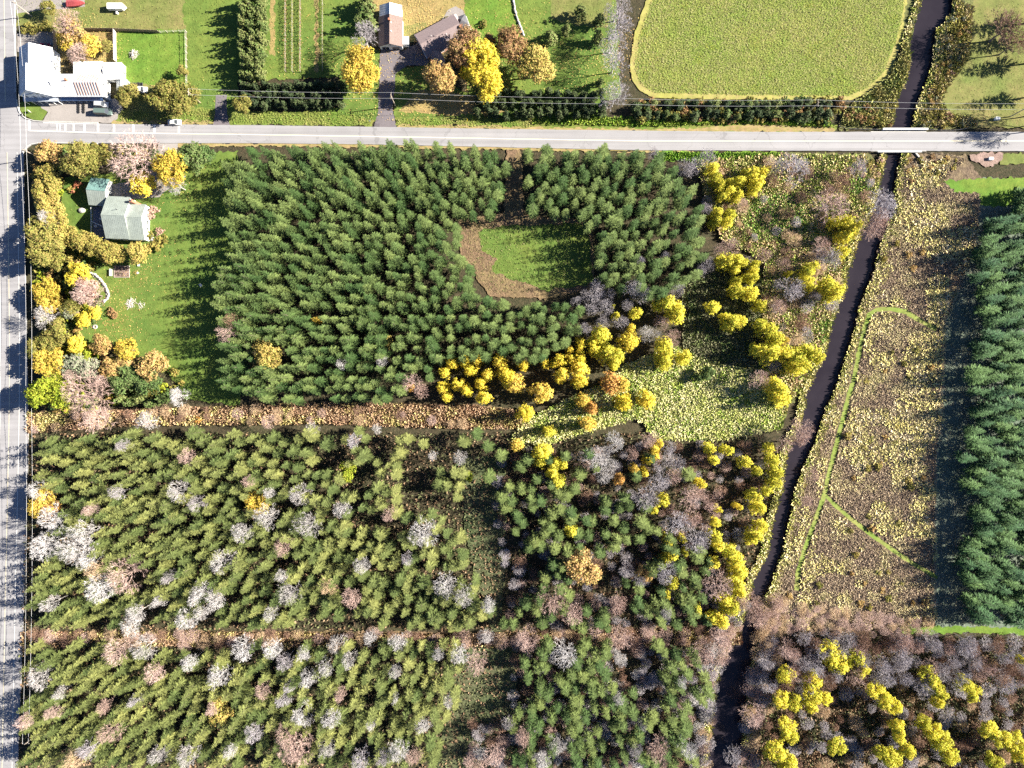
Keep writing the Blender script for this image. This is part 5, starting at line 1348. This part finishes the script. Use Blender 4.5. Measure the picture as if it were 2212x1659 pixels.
for x, y, w_ in ((221, 474, 0.9), (211, 490, 1.1)):
    tb = thing('patio_table', 'small round patio table nearer the house on the shaded deck' if x > 215 else 'larger patio table at the open edge of the shaded deck', 'table', P(x, y, 0, 0.5))
    mb = MB(); mb.tube((0, 0, 0.68), (0, 0, 0.73), w_ / 2, w_ / 2, 14); mb.build('tabletop', M_SLATE, tb)
    mb = MB(); mb.tube((0, 0, 0), (0, 0, 0.68), 0.05, 0.05, 6); mb.build('leg', M_DSTEEL, tb)

# ---- vehicles
def wheel(root, x, y, r=0.33, wd=0.22):
    mb = MB(); mb.tube((x, y - wd / 2, r), (x, y + wd / 2, r), r, r, 14); t = mb.build('wheel', M_RUBBER, root)
    mh = MB(); s = 1 if y > 0 else -1
    mh.tube((x, y + s * (wd / 2 + 0.002), r), (x, y + s * (wd / 2 + 0.015), r), r * 0.6, r * 0.55, 10); mh.build('rim', M_STEEL, t)

def car(name, label, cat, u, v, rz, L, W, Hh, col, style='car', z=ZG):
    m = paint(name + '_paint', col)
    t = thing(name, label, cat, P(u, v, 0, z), rz)
    l = L / 2; w = W / 2; b = 0.28; sh = Hh * 0.56
    if style == 'car': body = [(-l, b), (l, b), (l, 0.52), (l * 0.92, sh * 0.84), (l * 0.42, sh), (-l * 0.72, sh), (-l, sh * 0.92)]; cab = [(-l * 0.80, sh), (l * 0.42, sh), (l * 0.08, Hh), (-l * 0.52, Hh)]
    elif style == 'van': body = [(-l, b), (l, b), (l, 0.7), (l * 0.94, sh * 0.95), (l * 0.62, sh), (-l, sh)]; cab = [(-l * 0.98, sh), (l * 0.66, sh), (l * 0.36, Hh), (-l * 0.95, Hh)]
    elif style == 'suv': body = [(-l, b), (l, b), (l, 0.62), (l * 0.93, sh * 0.92), (l * 0.45, sh), (-l, sh)]; cab = [(-l * 0.97, sh), (l * 0.45, sh), (l * 0.15, Hh), (-l * 0.86, Hh)]
    else: body = [(-l, b + 0.1), (l, b + 0.1), (l, 0.75), (l * 0.93, sh * 0.95), (l * 0.52, sh), (-l, sh)]; cab = [(-l * 0.08, sh), (l * 0.52, sh), (l * 0.32, Hh), (-l * 0.04, Hh)]
    MB().prism(body, -w, w).build('body', m, t, bevel=0.07)
    # glasshouse: tapered, dark glass, with a painted roof panel on top
    n = len(cab); tw = lambda zz: w * (0.93 - 0.16 * (zz - sh) / (Hh - sh))
    mb = MB(); mb.add([(x, -tw(zz), zz - 0.01) for x, zz in cab] + [(x, tw(zz), zz - 0.01) for x, zz in cab], [(i, (i + 1) % n, n + (i + 1) % n, n + i) for i in range(n)] + [tuple(range(n - 1, -1, -1)), tuple(range(n, 2 * n))])
    mb.build('window', M_GLASS, t)
    mb = MB(); mb.box(cab[3][0] - 0.02, cab[2][0] + 0.02, -tw(Hh) - 0.01, tw(Hh) + 0.01, Hh - 0.02, Hh + 0.04); mb.build('roof', m, t, bevel=0.015)
    for s in (-1, 1):
        for x0, x1 in ((cab[0], cab[3]), (cab[1], cab[2])):
            mb = MB(); mb.tube((x0[0], s * tw(sh), sh), (x1[0], s * tw(Hh), Hh), 0.05, 0.05, 4); mb.build('pillar', m, t)
        mb = MB(); mb.box(l - 0.10, l + 0.012, s * w * 0.72 - 0.17, s * w * 0.72 + 0.17, 0.56, 0.74); mb.build('headlight', M_LAMP, t)
        mb = MB(); mb.box(-l - 0.012, -l + 0.08, s * w * 0.8 - 0.12, s * w * 0.8 + 0.12, 0.62, 0.86); mb.build('tail_light', M_ORANGE, t)
        mb = MB(); mb.box(cab[1][0] - 0.35, cab[1][0] - 0.2, s * (w + 0.02) - 0.09, s * (w + 0.02) + 0.09, sh, sh + 0.16); mb.build('mirror', m, t)
        for x in (-l * 0.62, l * 0.62): wheel(t, x, s * (w - 0.10))
    for x in (-l - 0.05, l - 0.06):
        mb = MB(); mb.box(x, x + 0.11, -w * 0.9, w * 0.9, 0.32, 0.5); mb.build('bumper', M_DSTEEL, t)
    if style == 'pickup':
        mb = MB(); mb.box(-l * 0.96, -l * 0.12, -w * 0.82, w * 0.82, sh - 0.005, sh + 0.02); mb.build('bed_cover', M_RUBBER, t)
    return t
car('parked_suv', 'silver grey estate car parked closest to the corner house wall', 'car', 222, 227.5, R(-3), 4.9, 1.9, 1.65, (0.50, 0.51, 0.52), 'suv')
car('parked_van', 'dark green van with pale bonnet parked on the gravel lot', 'van', 227, 244, R(-2), 6.0, 2.1, 2.1, (0.10, 0.14, 0.13), 'van')
car('driving_car', 'white car driving along the road edge by the hatched marking', 'car', 380, 266.5, R(0), 4.8, 1.85, 1.45, (0.75, 0.75, 0.75), 'car', 0.34)
car('parked_car', 'dark red car parked beside the corner house drive', 'car', 100, 102, R(3), 4.3, 1.75, 1.45, (0.16, 0.02, 0.035), 'car')
car('pickup_truck', 'white pickup truck parked behind the little greenhouse', 'pickup', 304, 196, R(-2), 5.6, 2.0, 1.85, (0.75, 0.75, 0.74), 'pickup')
ct = thing('cargo_trailer', 'dark flat cargo trailer beside the white pickup', 'trailer', P(300, 185))
mb = MB(); mb.box(-1.7, 1.7, -0.8, 0.8, 0.5, 0.62); mb.build('bed', M_DSTEEL, ct)
for x in (-1.7, 1.62):
    mb = MB(); mb.box(x, x + 0.08, -0.8, 0.8, 0.62, 1.0); mb.build('end_board', M_DSTEEL, ct)
mb = MB(); mb.box(-0.7, 0.7, -0.6, 0.6, 0.62, 0.95); mb.build('load', M_RUBBER, ct)
for y in (-0.92, 0.92): wheel(ct, 0, y, 0.3, 0.18)
tr = thing('travel_trailer', 'white pointed-nose trailer standing alone on the upper lawn', 'trailer', P(257, 19))
mb = MB(); mb.add([(-3.2,-1.05,0.55),(2.2,-1.05,0.55),(3.3,0,0.55),(2.2,1.05,0.55),(-3.2,1.05,0.55),(-3.2,-1.05,2.1),(2.2,-1.05,2.1),(3.2,0,1.9),(2.2,1.05,2.1),(-3.2,1.05,2.1)],
   [(4,3,2,1,0),(5,6,7,8,9),(0,1,6,5),(1,2,7,6),(2,3,8,7),(3,4,9,8),(4,0,5,9)]); mb.build('body', W_WHITE, tr, bevel=0.08)
mb = MB(); mb.tube((3.2, 0, 0.6), (4.3, 0, 0.55), 0.06, 0.06, 6); mb.build('hitch', M_DSTEEL, tr)
for y in (-1.0, 1.0): wheel(tr, -0.4, y, 0.34, 0.2)
mb = MB(); mb.box(-0.9, 0.1, -1.09, -1.056, 0.75, 1.85); mb.build('door', M_TRIM, tr)
sp = thing('water_tank', 'small pale round tank beside the white trailer', 'tank', P(254, 29))
mb = MB(); mb.tube((0, 0, 0), (0, 0, 0.7), 0.45, 0.45, 12); mb.tube((0, 0, 0.7), (0, 0, 0.85), 0.45, 0.12, 12); mb.build('body', M_TRIM, sp)
mb = MB(); mb.tube((0, 0, 0.85), (0, 0, 0.95), 0.13, 0.13, 8); mb.build('lid', M_WASH, sp)
bt = thing('covered_boat', 'boat on a trailer under a dull red cover on the gravel drive', 'boat', P(166, 10), R(3))
mb = MB(); ns = 9
ring = []
for i in range(ns):
    t = i / (ns - 1); x = -3.0 + 6.2 * t; wd = 1.15 * (1 - max(0, t - 0.45) ** 2 * 2.9); hh = 1.5 + 0.45 * math.sin(t * 3.0)
    ring.append([(x, -max(wd, 0.08), 0.6), (x, -max(wd, 0.08), 1.15), (x, 0, hh), (x, max(wd, 0.08), 1.15), (x, max(wd, 0.08), 0.6)])
vs_ = [p for r_ in ring for p in r_]
fs_ = [(i * 5 + j, i * 5 + j + 1, (i + 1) * 5 + j + 1, (i + 1) * 5 + j) for i in range(ns - 1) for j in range(4)] + [(0, 1, 2, 3, 4), tuple(ns * 5 - 1 - k for k in range(5))]
mb.add(vs_, fs_); mb.build('cover', M_TARP, bt, smooth=False)
mb = MB(); mb.box(-2.6, 3.0, -0.08, 0.08, 0.42, 0.55); mb.tube((3.0, 0, 0.5), (4.2, 0, 0.5), 0.06, 0.06, 6); mb.box(-3.3, -2.95, -0.25, 0.25, 0.4, 1.3); mb.build('trailer_frame', M_DSTEEL, bt)
for y in (-0.95, 0.95): wheel(bt, -0.8, y, 0.32, 0.2)

# two rows of old tyres at the lot edge
for row, u in enumerate((170.5, 181.5)):
    for k in range(8):
        t = thing('old_tyre', None, 'tyre', P(u + (k % 2) * 0.8 - 0.4, 225.5 + k * 2.5, 0, ZG), 0, 'old tyres laid in two rows on the lot')
        mb = MB(); n, m2 = 14, 6
        vs_ = [((0.30 + 0.12 * math.cos(b)) * math.cos(a), (0.30 + 0.12 * math.cos(b)) * math.sin(a), 0.14 + 0.12 * math.sin(b)) for a in np.linspace(0, 6.2832, n, False) for b in np.linspace(0, 6.2832, m2, False)]
        mb.add(vs_, [(i * m2 + j, ((i + 1) % n) * m2 + j, ((i + 1) % n) * m2 + (j + 1) % m2, i * m2 + (j + 1) % m2) for i in range(n) for j in range(m2)])
        mb.build('tread', M_RUBBER, t)
        t['label'] = f'old tyre in row {"nearer" if row else "farther from"} parked cars, {ORD[k]} to corner house'

# yard pieces round the corner house
def signboard(name, label, cat, u, v, rz, w, h, z, mat, depth=0.06):
    t = thing(name, label, cat, P(u, v), rz)
    mb = MB(); mb.box(-w / 2, w / 2, -depth / 2, depth / 2, z, z + h); mb.build('board', mat, t)
    for x in (-w * 0.35, w * 0.35):
        mb = MB(); mb.box(x - 0.04, x + 0.04, -0.03, 0.03, 0, z); mb.build('post', M_POLE, t)
    return t
signboard('notice_board', 'faded red board on the street front of the corner house', 'sign', 62, 151, R(65), 1.7, 0.7, 2.6, M_ORANGE)
signboard('lawn_sign', 'small white sign on the corner grass by the kerb', 'sign', 67, 242, R(-40), 1.1, 0.8, 0.6, M_TRIM)
cn = thing('awning', 'little white pointed awning on the street front of the corner house', 'awning', P(61, 176))
for a, b in ((0, 1), (1, 2), (2, 3), (3, 0)):
    c4 = [(-1.0, -1.0, 2.6), (1.0, -1.0, 2.6), (1.0, 1.0, 2.6), (-1.0, 1.0, 2.6)]
    slab(cn, 'panel', [c4[a], c4[b], (0, 0, 3.6)], M_TRIM, 0.03)
for x in (-0.95, 0.95):
    for y in (-0.95, 0.95):
        mb = MB(); mb.box(x - 0.03, x + 0.03, y - 0.03, y + 0.03, 0, 2.6); mb.build('post', M_TRIM, cn)
bd = thing('bollard', 'black domed bollard on the kerb at the road corner', 'bollard', P(51, 249, 0, 0.2))
mb = MB(); mb.tube((0, 0, 0), (0, 0, 0.9), 0.28, 0.28, 12); mb.tube((0, 0, 0.9), (0, 0, 1.05), 0.28, 0.1, 12); mb.build('post', M_RUBBER, bd)
mb = MB(); mb.tube((0, 0, 0.7), (0, 0, 0.8), 0.29, 0.29, 12); mb.build('band', M_TRIM, bd)
def logpile(name, label, cat, u, v, rad, n, mat, zc=0.5, L=1.6):
    t = thing(name, label, cat, P(u, v))
    rs = np.random.default_rng(int(u + v)); 
    for i in range(n):
        a = rs.uniform(0, 6.28); d = rad * math.sqrt(rs.uniform(0, 1)); b = rs.uniform(0, 6.28); ll = L * rs.uniform(0.5, 1)
        c = Vector((d * math.cos(a), d * math.sin(a), zc * (1 - d / rad) * rs.uniform(0.4, 1.2) + 0.12)); dv = Vector((math.cos(b), math.sin(b), rs.uniform(-0.2, 0.3))) * ll / 2
        mb = MB(); mb.tube(c - dv, c + dv, rs.uniform(0.05, 0.11), 0.05, 5); mb.build('log', mat, t)
    return t
logpile('bonfire_heap', 'round heap of grey brush wood on the fenced bright lawn', 'brush pile', 290, 118, 1.5, 34, M_WASH, 1.0, 2.0)
logpile('branch_heap', 'pale heap of pruned branches lying on the big lawn', 'brush pile', 282, 655, 1.9, 30, M_WASH, 0.4, 2.6)
logpile('branch_heap', 'small pale branch heap at the shaded end of the longer heap', 'brush pile', 306, 658, 1.1, 16, M_WASH, 0.4, 1.8)

# ---- fences
def fence(name, label, pts, h, mat, board=True, step=2.4, post=None):
    root = thing(name, label, 'fence', P(*pts[0]))
    o0 = P(*pts[0]); pm = post or mat
    for a, b in zip(pts[:-1], pts[1:]):
        A, B_ = P(*a) - o0, P(*b) - o0; d = B_ - A; n = max(1, round(d.length / step)); M0 = Matrix.Rotation(math.atan2(d.y, d.x), 4, 'Z')
        for i in range(n + 1):
            q = A.lerp(B_, i / n)
            mb = MB(); mb.box(-0.07, 0.07, -0.07, 0.07, 0, h + 0.12, Matrix.Translation(q) @ M0); mb.build('post', pm, root)
            if i < n:
                M = Matrix.Translation(q) @ M0; L = d.length / n
                if board:
                    mb = MB()
                    k = int(L / 0.16)
                    for j in range(k): mb.box(0.08 + j * (L - 0.16) / k, 0.06 + (j + 1) * (L - 0.16) / k, -0.02, 0.02, 0.06, h + 0.03 * ((j * 7) % 3), M)
                    mb.build('panel', mat, root)
                else:
                    for z in (h * 0.45, h * 0.92):
                        mb = MB(); mb.box(0.072, L - 0.072, -0.03, 0.03, z - 0.05, z + 0.05, M); mb.build('rail', mat, root)
    return root
fence('board_fence', 'dark board fence along the top of the leafy yard and bright lawn', [(186, 66.5), (249, 66.5), (345, 71)], 1.9, M_WOOD)
fence('board_fence', 'tall weathered board fence between leafy yard and bright lawn', [(251, 69), (252, 134)], 2.0, M_PALEWOOD)
fence('board_fence', 'board fence on the street end of the leafy yard', [(123, 70), (124, 112)], 2.2, M_WOOD)
fence('rail_fence', 'thin rail fence at the upper edge of the bright lawn', [(348, 71), (403, 69)], 1.3, M_PALEWOOD, False)
fence('rail_fence', 'tall post and rail fence down the shaded side of the bright lawn', [(404, 70), (405, 130), (406, 192)], 1.7, M_PALEWOOD, False)

# ---- vine rows on the orchard lawn
for i, (u, lb) in enumerate(((618, 'vine row next but one to the leafy strip by the cedars'), (633, 'second vine row counted from the cedar block'), (650, 'middle vine row of the orchard lawn'), (698, 'vine row closest to the brown-roofed garage'))):
    vr = thing('vine_row', lb, 'vine row', P(u, 78), 0, 'vine rows on the orchard lawn')
    for k in range(-8, 9):
        y = k * 1.6
        mb = MB(); mb.box(-0.05, 0.05, y - 0.05, y + 0.05, 0, 1.5); mb.build('post', M_PALEWOOD, vr)
    mb = MB()
    for z in (0.8, 1.4): mb.tube((0, -13, z), (0, 13, z), 0.02, 0.02, 4)
    mb.build('wire', M_WIRE, vr)
    n = 900; yy = rng.uniform(-13, 13, n)
    c = np.stack([rng.normal(0, 0.22, n), yy, rng.uniform(0.5, 1.7, n)], 1)
    v_, f_ = quads(c, rng.normal(size=(n, 3)), 0.22, rng)
    link('foliage', np_mesh('foliage', v_, f_, np.ones((len(v_), 3))), vr, LEAF['olive' if i % 2 else 'brown'])
dw = thing('stone_wall', 'low pale dry stone wall across the bright lawn beyond the gazebo', 'wall', P(1121, 40))
rs = np.random.default_rng(3)
wl_ = [(1109, 2), (1112, 20), (1117, 40), (1124, 58), (1131, 76)]
def stones(root, line, step, size, o0, rows=1):
    p = densify(line, step, 0, closed=False)
    for (u, v) in p:
        for rr in range(rows):
            bm = bmesh.new(); bmesh.ops.create_icosphere(bm, subdivisions=1, radius=1.0)
            q = P(u + rs.uniform(-0.8, 0.8), v + rs.uniform(-0.8, 0.8)) - o0
            k = size * rs.uniform(0.7, 1.25)
            for vv in bm.verts: vv.co = Vector((vv.co.x * k * rs.uniform(0.85, 1.15), vv.co.y * k * rs.uniform(0.85, 1.15), vv.co.z * k * 0.65)) + Vector((q.x, q.y, k * 0.4 + rr * size * 0.8))
            me = bpy.data.meshes.new('stone'); bm.to_mesh(me); bm.free()
            link('stone', me, root, M_STONE)
stones(dw, wl_, 2.6, 0.38, P(1121, 40), 2)
aw = thing('stone_wall', 'curved dry stone retaining wall between trees and the big lawn', 'wall', P(225, 625))
stones(aw, [(196, 590), (207, 594), (217, 602), (226, 613), (233, 626), (236, 637), (233, 646), (226, 652)], 2.3, 0.42, P(225, 625), 2)
stones(aw, [(199, 594), (212, 602), (221, 612), (228, 624), (231, 636), (229, 645)], 2.6, 0.36, P(225, 625), 1)
fr = thing('fire_ring', 'pale round stone fire ring on the mown lawn', 'fire ring', P(207, 706))
mb = MB(); n = 14
vs_ = [(r_ * math.cos(a), r_ * math.sin(a), z) for a in np.linspace(0, 6.2832, n, False) for r_, z in ((0.78, 0), (0.74, 0.55), (0.45, 0.55), (0.42, 0.08))]
mb.add(vs_, [(i * 4 + j, ((i + 1) % n) * 4 + j, ((i + 1) % n) * 4 + j + 1, i * 4 + j + 1) for i in range(n) for j in range(3)]); mb.build('ring', M_STONE, fr)
mb = MB(); mb.tube((0, 0, 0.02), (0, 0, 0.1), 0.42, 0.42, 12); mb.build('ash_bed', M_RUBBER, fr)

# garden furniture below the ochre hedge
bn = thing('garden_bench', 'white and blue-shaded bench beside the mulch bed', 'bench', P(242, 589), R(90))
mb = MB(); mb.box(-1.2, 1.2, -0.3, 0.3, 0.42, 0.5); mb.build('seat', M_TRIM, bn)
mb = MB(); mb.box(-1.2, 1.2, 0.31, 0.38, 0.5, 1.0); mb.build('backrest', M_TRIM, bn)
for x in (-1.05, 1.05):
    mb = MB(); mb.box(x - 0.05, x + 0.05, -0.28, 0.36, 0, 0.419); mb.build('leg', M_STEEL, bn)
bed = thing('mulch_bed', 'square raised bed of pinkish mulch beside the white bench', 'planter', P(264, 587))
mb = MB(); mb.box(-2.7, 2.7, -2.0, 2.0, 0.0, 0.3); mb.build('soil', G_MULCH, bed)
for x in (-2.78, 2.70):
    mb = MB(); mb.box(x, x + 0.08, -2.08, 2.08, 0, 0.36); mb.build('edge_board', M_PALEWOOD, bed)
for y in (-2.08, 2.0):
    mb = MB(); mb.box(-2.699, 2.699, y, y + 0.08, 0, 0.36); mb.build('edge_board', M_PALEWOOD, bed)
tw = MB()
for i in range(70):
    a = rs.uniform(0, 6.28); c = Vector((rs.uniform(-2.4, 2.4), rs.uniform(-1.7, 1.7), 0.4)); d = Vector((math.cos(a), math.sin(a), rs.uniform(-0.1, 0.5))) * rs.uniform(0.3, 0.8)
    tw.tube(c - d, c + d, 0.035, 0.02, 3, False)
q = tw.build('cut_stems', BARE['pink'], bed)
def chair(label, u, v, rz, z=0.0, mat=None):
    t = thing('garden_chair', label, 'chair', P(u, v, 0, 0.05), rz); m = mat or M_TRIM
    for i in range(5):
        mb = MB(); mb.box(-0.42 + i * 0.17, -0.29 + i * 0.17, -0.4, 0.4, 0.42, 0.46); mb.build('slat', m, t)
    mb = MB(); mb.box(-0.45, 0.45, 0.41, 0.47, 0.46, 1.0); mb.build('backrest', m, t)
    for x in (-0.4, 0.4):
        for y in (-0.36, 0.36):
            mb = MB(); mb.box(x - 0.03, x + 0.03, y - 0.03, y + 0.03, 0, 0.419); mb.build('leg', m, t)
chair('white slatted chair on the lawn beside the mulch bed', 301, 573, R(0))
chair('white slatted chair standing alone in the shade of the spruces', 435, 617, R(25))
pt = thing('plant_pot', 'pale plant pot with a dry plant beside the mulch bed', 'pot', P(299, 590))
mb = MB(); mb.tube((0, 0, 0), (0, 0, 0.5), 0.28, 0.4, 12); mb.build('pot', M_TRIM, pt)
v_, f_ = quads(np.column_stack([rng.normal(-0.4, 0.5, 60), rng.normal(0, 0.4, 60), rng.uniform(0.4, 0.9, 60)]), rng.normal(size=(60, 3)), 0.2, rng)
link('foliage', np_mesh('foliage', v_, f_, np.ones((len(v_), 3))), pt, LEAF['tan'])
rk = thing('garden_rock', 'pale boulder with a shrub on the grass beside the garage shade', 'boulder', P(178, 455))
bm = bmesh.new(); bmesh.ops.create_icosphere(bm, subdivisions=2, radius=1.0)
for vv in bm.verts: vv.co = Vector((vv.co.x * 1.3, vv.co.y * 1.0, vv.co.z * 0.7 + 0.35)) * rs.uniform(0.93, 1.07)
me = bpy.data.meshes.new('stone'); bm.to_mesh(me); bm.free(); link('stone', me, rk, M_STONE)

# ---- road signs and mailbox
sg = thing('road_sign', 'diamond road sign on a thin post at the roadside grass', 'sign', P(1010, 266, 0, 0.1))
mb = MB(); mb.tube((0, 0, 0), (0, 0, 2.7), 0.04, 0.04, 6); mb.build('post', M_STEEL, sg)
mb = MB(); mb.box(-0.02, 0.02, -0.42, 0.42, -0.42, 0.42, Matrix.Translation((0.06, 0, 2.6)) @ Matrix.Rotation(math.pi / 4, 4, 'X')); mb.build('plate', paint('sign_yellow', (0.60, 0.42, 0.03)), sg)
mx = thing('mailbox', 'grey mailbox on a post by the mouth of the asphalt drive', 'mailbox', P(800, 264, 0, 0.1))
mb = MB(); mb.box(-0.05, 0.05, -0.05, 0.05, 0, 1.0); mb.build('post', M_WOOD, mx)
mb = MB(); mb.box(-0.3, 0.3, -0.12, 0.12, 1.0, 1.15); mb.tube((-0.3, 0, 1.15), (0.3, 0, 1.15), 0.12, 0.12, 10); mb.build('box', M_STEEL, mx)
bx_ = thing('utility_box', 'white cabinet on the corner lawn beside the road', 'cabinet', P(2151, 258, 0, 0.1))
mb = MB(); mb.box(-0.8, 0.8, -0.5, 0.5, 0, 1.1); mb.build('body', M_TRIM, bx_, bevel=0.04)
mb = MB(); mb.box(-0.6, 0.6, -0.56, -0.502, 0.15, 0.95); mb.build('door', W_GREY, bx_)
bx_ = thing('utility_box', 'white stone-like cabinet on the soil mound below the road', 'cabinet', P(2138, 344, 0, 0.1))
mb = MB(); mb.box(-0.8, 0.8, -0.5, 0.5, 0, 0.9); mb.build('body', M_TRIM, bx_, bevel=0.06)
mb = MB(); mb.box(-0.6, 0.6, -0.56, -0.502, 0.15, 0.75); mb.build('door', W_GREY, bx_)

# ---- utility poles and wires
def pole(label, u, v, h=9.5, arm=1.2, rz=R(90)):
    t = thing('utility_pole', label, 'utility pole', P(u, v), rz, 'timber utility poles along the roads')
    mb = MB(); mb.tube((0, 0, 0), (0, 0, h), 0.19, 0.13, 8); mb.build('pole', M_POLE, t)
    mb = MB(); mb.box(-arm, arm, -0.06, 0.06, h - 0.75, h - 0.6); mb.build('crossarm', M_POLE, t)
    for x in (-arm * 0.85, arm * 0.85):
        mb = MB(); mb.tube((x, 0, h - 0.6), (x, 0, h - 0.35), 0.06, 0.05, 6); mb.build('insulator', M_TRIM, t)
    return P(u, v) + Vector((0, 0, h - 0.35))
def at_top(u, v, h=9.5): k = 1 - h / H; return CX + (u - CX) * k, CY + (v - CY) * k
row = []
for (u, v), lb in zip(((405, 197), (844, 205), (1317, 217), (1769, 221), (2225, 229)),
        ('timber utility pole among the bushes near the corner house', 'timber utility pole beside the asphalt drive', 'timber utility pole below the lavender-grey bare tree', 'timber utility pole in the scrub below the hayfield', 'timber utility pole beyond the corner lawn')):
    bu_, bv_ = at_top(u, v); row.append(pole(lb, bu_, bv_))
row2 = []
for (u, v), lb in zip(((27, 3), (49, 323), (60, 867), (53, 1608)),
        ('timber utility pole near the gravel drives on the side road', 'timber utility pole at the lower road corner', 'timber utility pole by the scrub strip on the side road', 'timber utility pole at the lower end of the side road')):
    bu_, bv_ = at_top(u, v); row2.append(pole(lb, bu_, bv_, rz=0))
def wires(row, axis, name, lab):
    for i, (a, b) in enumerate(zip(row[:-1], row[1:])):
        for s, w_ in ((-1.0, 'outer'), (1.0, 'inner')):
            off = Vector((s, 0, 0)) if axis == 'x' else Vector((0, s, 0))
            mb = MB(); pv = a + off; n = 10
            for k in range(1, n + 1):
                t = k / n; q = a.lerp(b, t) + off - Vector((0, 0, 1.1 * 4 * t * (1 - t)))
                mb.tube(pv, q, 0.035, 0.035, 4, False); pv = q
            tag(mb.build(name, M_WIRE), f'{"wire nearer the road" if (s < 0) else "wire farther from the road"} {lab[i]}', 'wire', 'overhead wires')
wires(row, 'y', 'overhead_wire', ('between the corner house bushes and the asphalt drive', 'between the asphalt drive and the lavender bare tree', 'between the lavender bare tree and the scrub', 'crossing the creek above the bridge'))
wires(row2, 'x', 'overhead_wire', ('across the road junction', 'along the tree-lined side road', 'along the lower wood'))

# ---- bridge: parapets, guard rails, wing wall
br = thing('road_bridge', 'concrete road bridge with white parapets over the creek', 'bridge', P(1942, 306, 0, 0))
o0 = P(1942, 306, 0, 0)
for u0, u1, v, nm in ((1904, 2000, 281.0, 'parapet'), (1893, 1986, 329.2, 'parapet')):
    a, b = P(u0, v) - o0, P(u1, v) - o0
    mb = MB(); mb.box(a.x, b.x, a.y - 0.22, a.y + 0.22, 0.0, 1.15); mb.build(nm, M_KERB, br, bevel=0.03)
    mb = MB(); mb.box(a.x - 0.1, b.x + 0.1, a.y - 0.3, a.y + 0.3, 1.152, 1.27); mb.build('coping', M_TRIM, br)
for u in (1908, 1964):
    a, b = P(u, 330.6) - o0, P(u + 5, 282) - o0
    mb = MB(); mb.box(a.x - 0.6, a.x + 0.6, a.y - 0.3, b.y + 0.3, -1.6, -0.02); mb.build('abutment', M_KERB, br)
a, b = P(1975, 330) - o0, P(1992, 350) - o0
mb = MB(); d = b - a; M = Matrix.Translation(a) @ Matrix.Rotation(math.atan2(d.y, d.x), 4, 'Z'); mb.box(0, d.length, -0.25, 0.25, -1.2, 0.7, M); mb.build('wing_wall', M_KERB, br)
def guard(label, pts):
    root = thing('guard_rail', label, 'guard rail', P(*pts[0])); o0 = P(*pts[0])
    p = densify(pts, 10, 0, closed=False)
    for i, (u, v) in enumerate(p):
        q = P(u, v) - o0
        mb = MB(); mb.box(q.x - 0.08, q.x + 0.08, q.y - 0.08, q.y + 0.08, 0, 0.8); mb.build('post', M_WOOD, root)
    for a, b in zip(p[:-1], p[1:]):
        A, B_ = P(*a) - o0, P(*b) - o0; d = B_ - A; M = Matrix.Translation(A) @ Matrix.Rotation(math.atan2(d.y, d.x), 4, 'Z')
        mb = MB(); mb.add([M @ Vector(q) for q in [(0, -0.13, 0.55), (0, -0.09, 0.63), (0, -0.13, 0.71), (0, -0.09, 0.82), (d.length, -0.13, 0.55), (d.length, -0.09, 0.63), (d.length, -0.13, 0.71), (d.length, -0.09, 0.82)]], [(0, 1, 5, 4), (1, 2, 6, 5), (2, 3, 7, 6)])
        mb.build('rail', M_STEEL, root)
guard('dark guard rail curving off the bridge beside the field corner', [(1811, 273), (1822, 276.5), (1835, 278.5), (1870, 280), (1903, 280)])
guard('guard rail running from the bridge towards the corner lawn', [(2001, 280), (2030, 282), (2060, 282), (2085, 278.5), (2096, 275)])
guard('guard rail running off the bridge along the wetland', [(1892, 330), (1860, 330), (1832, 331), (1808, 335), (1786, 341), (1770, 345)])
guard('guard rail running off the bridge along the marsh bank', [(1987, 330), (2020, 332), (2045, 335), (2065, 340), (2080, 343)])
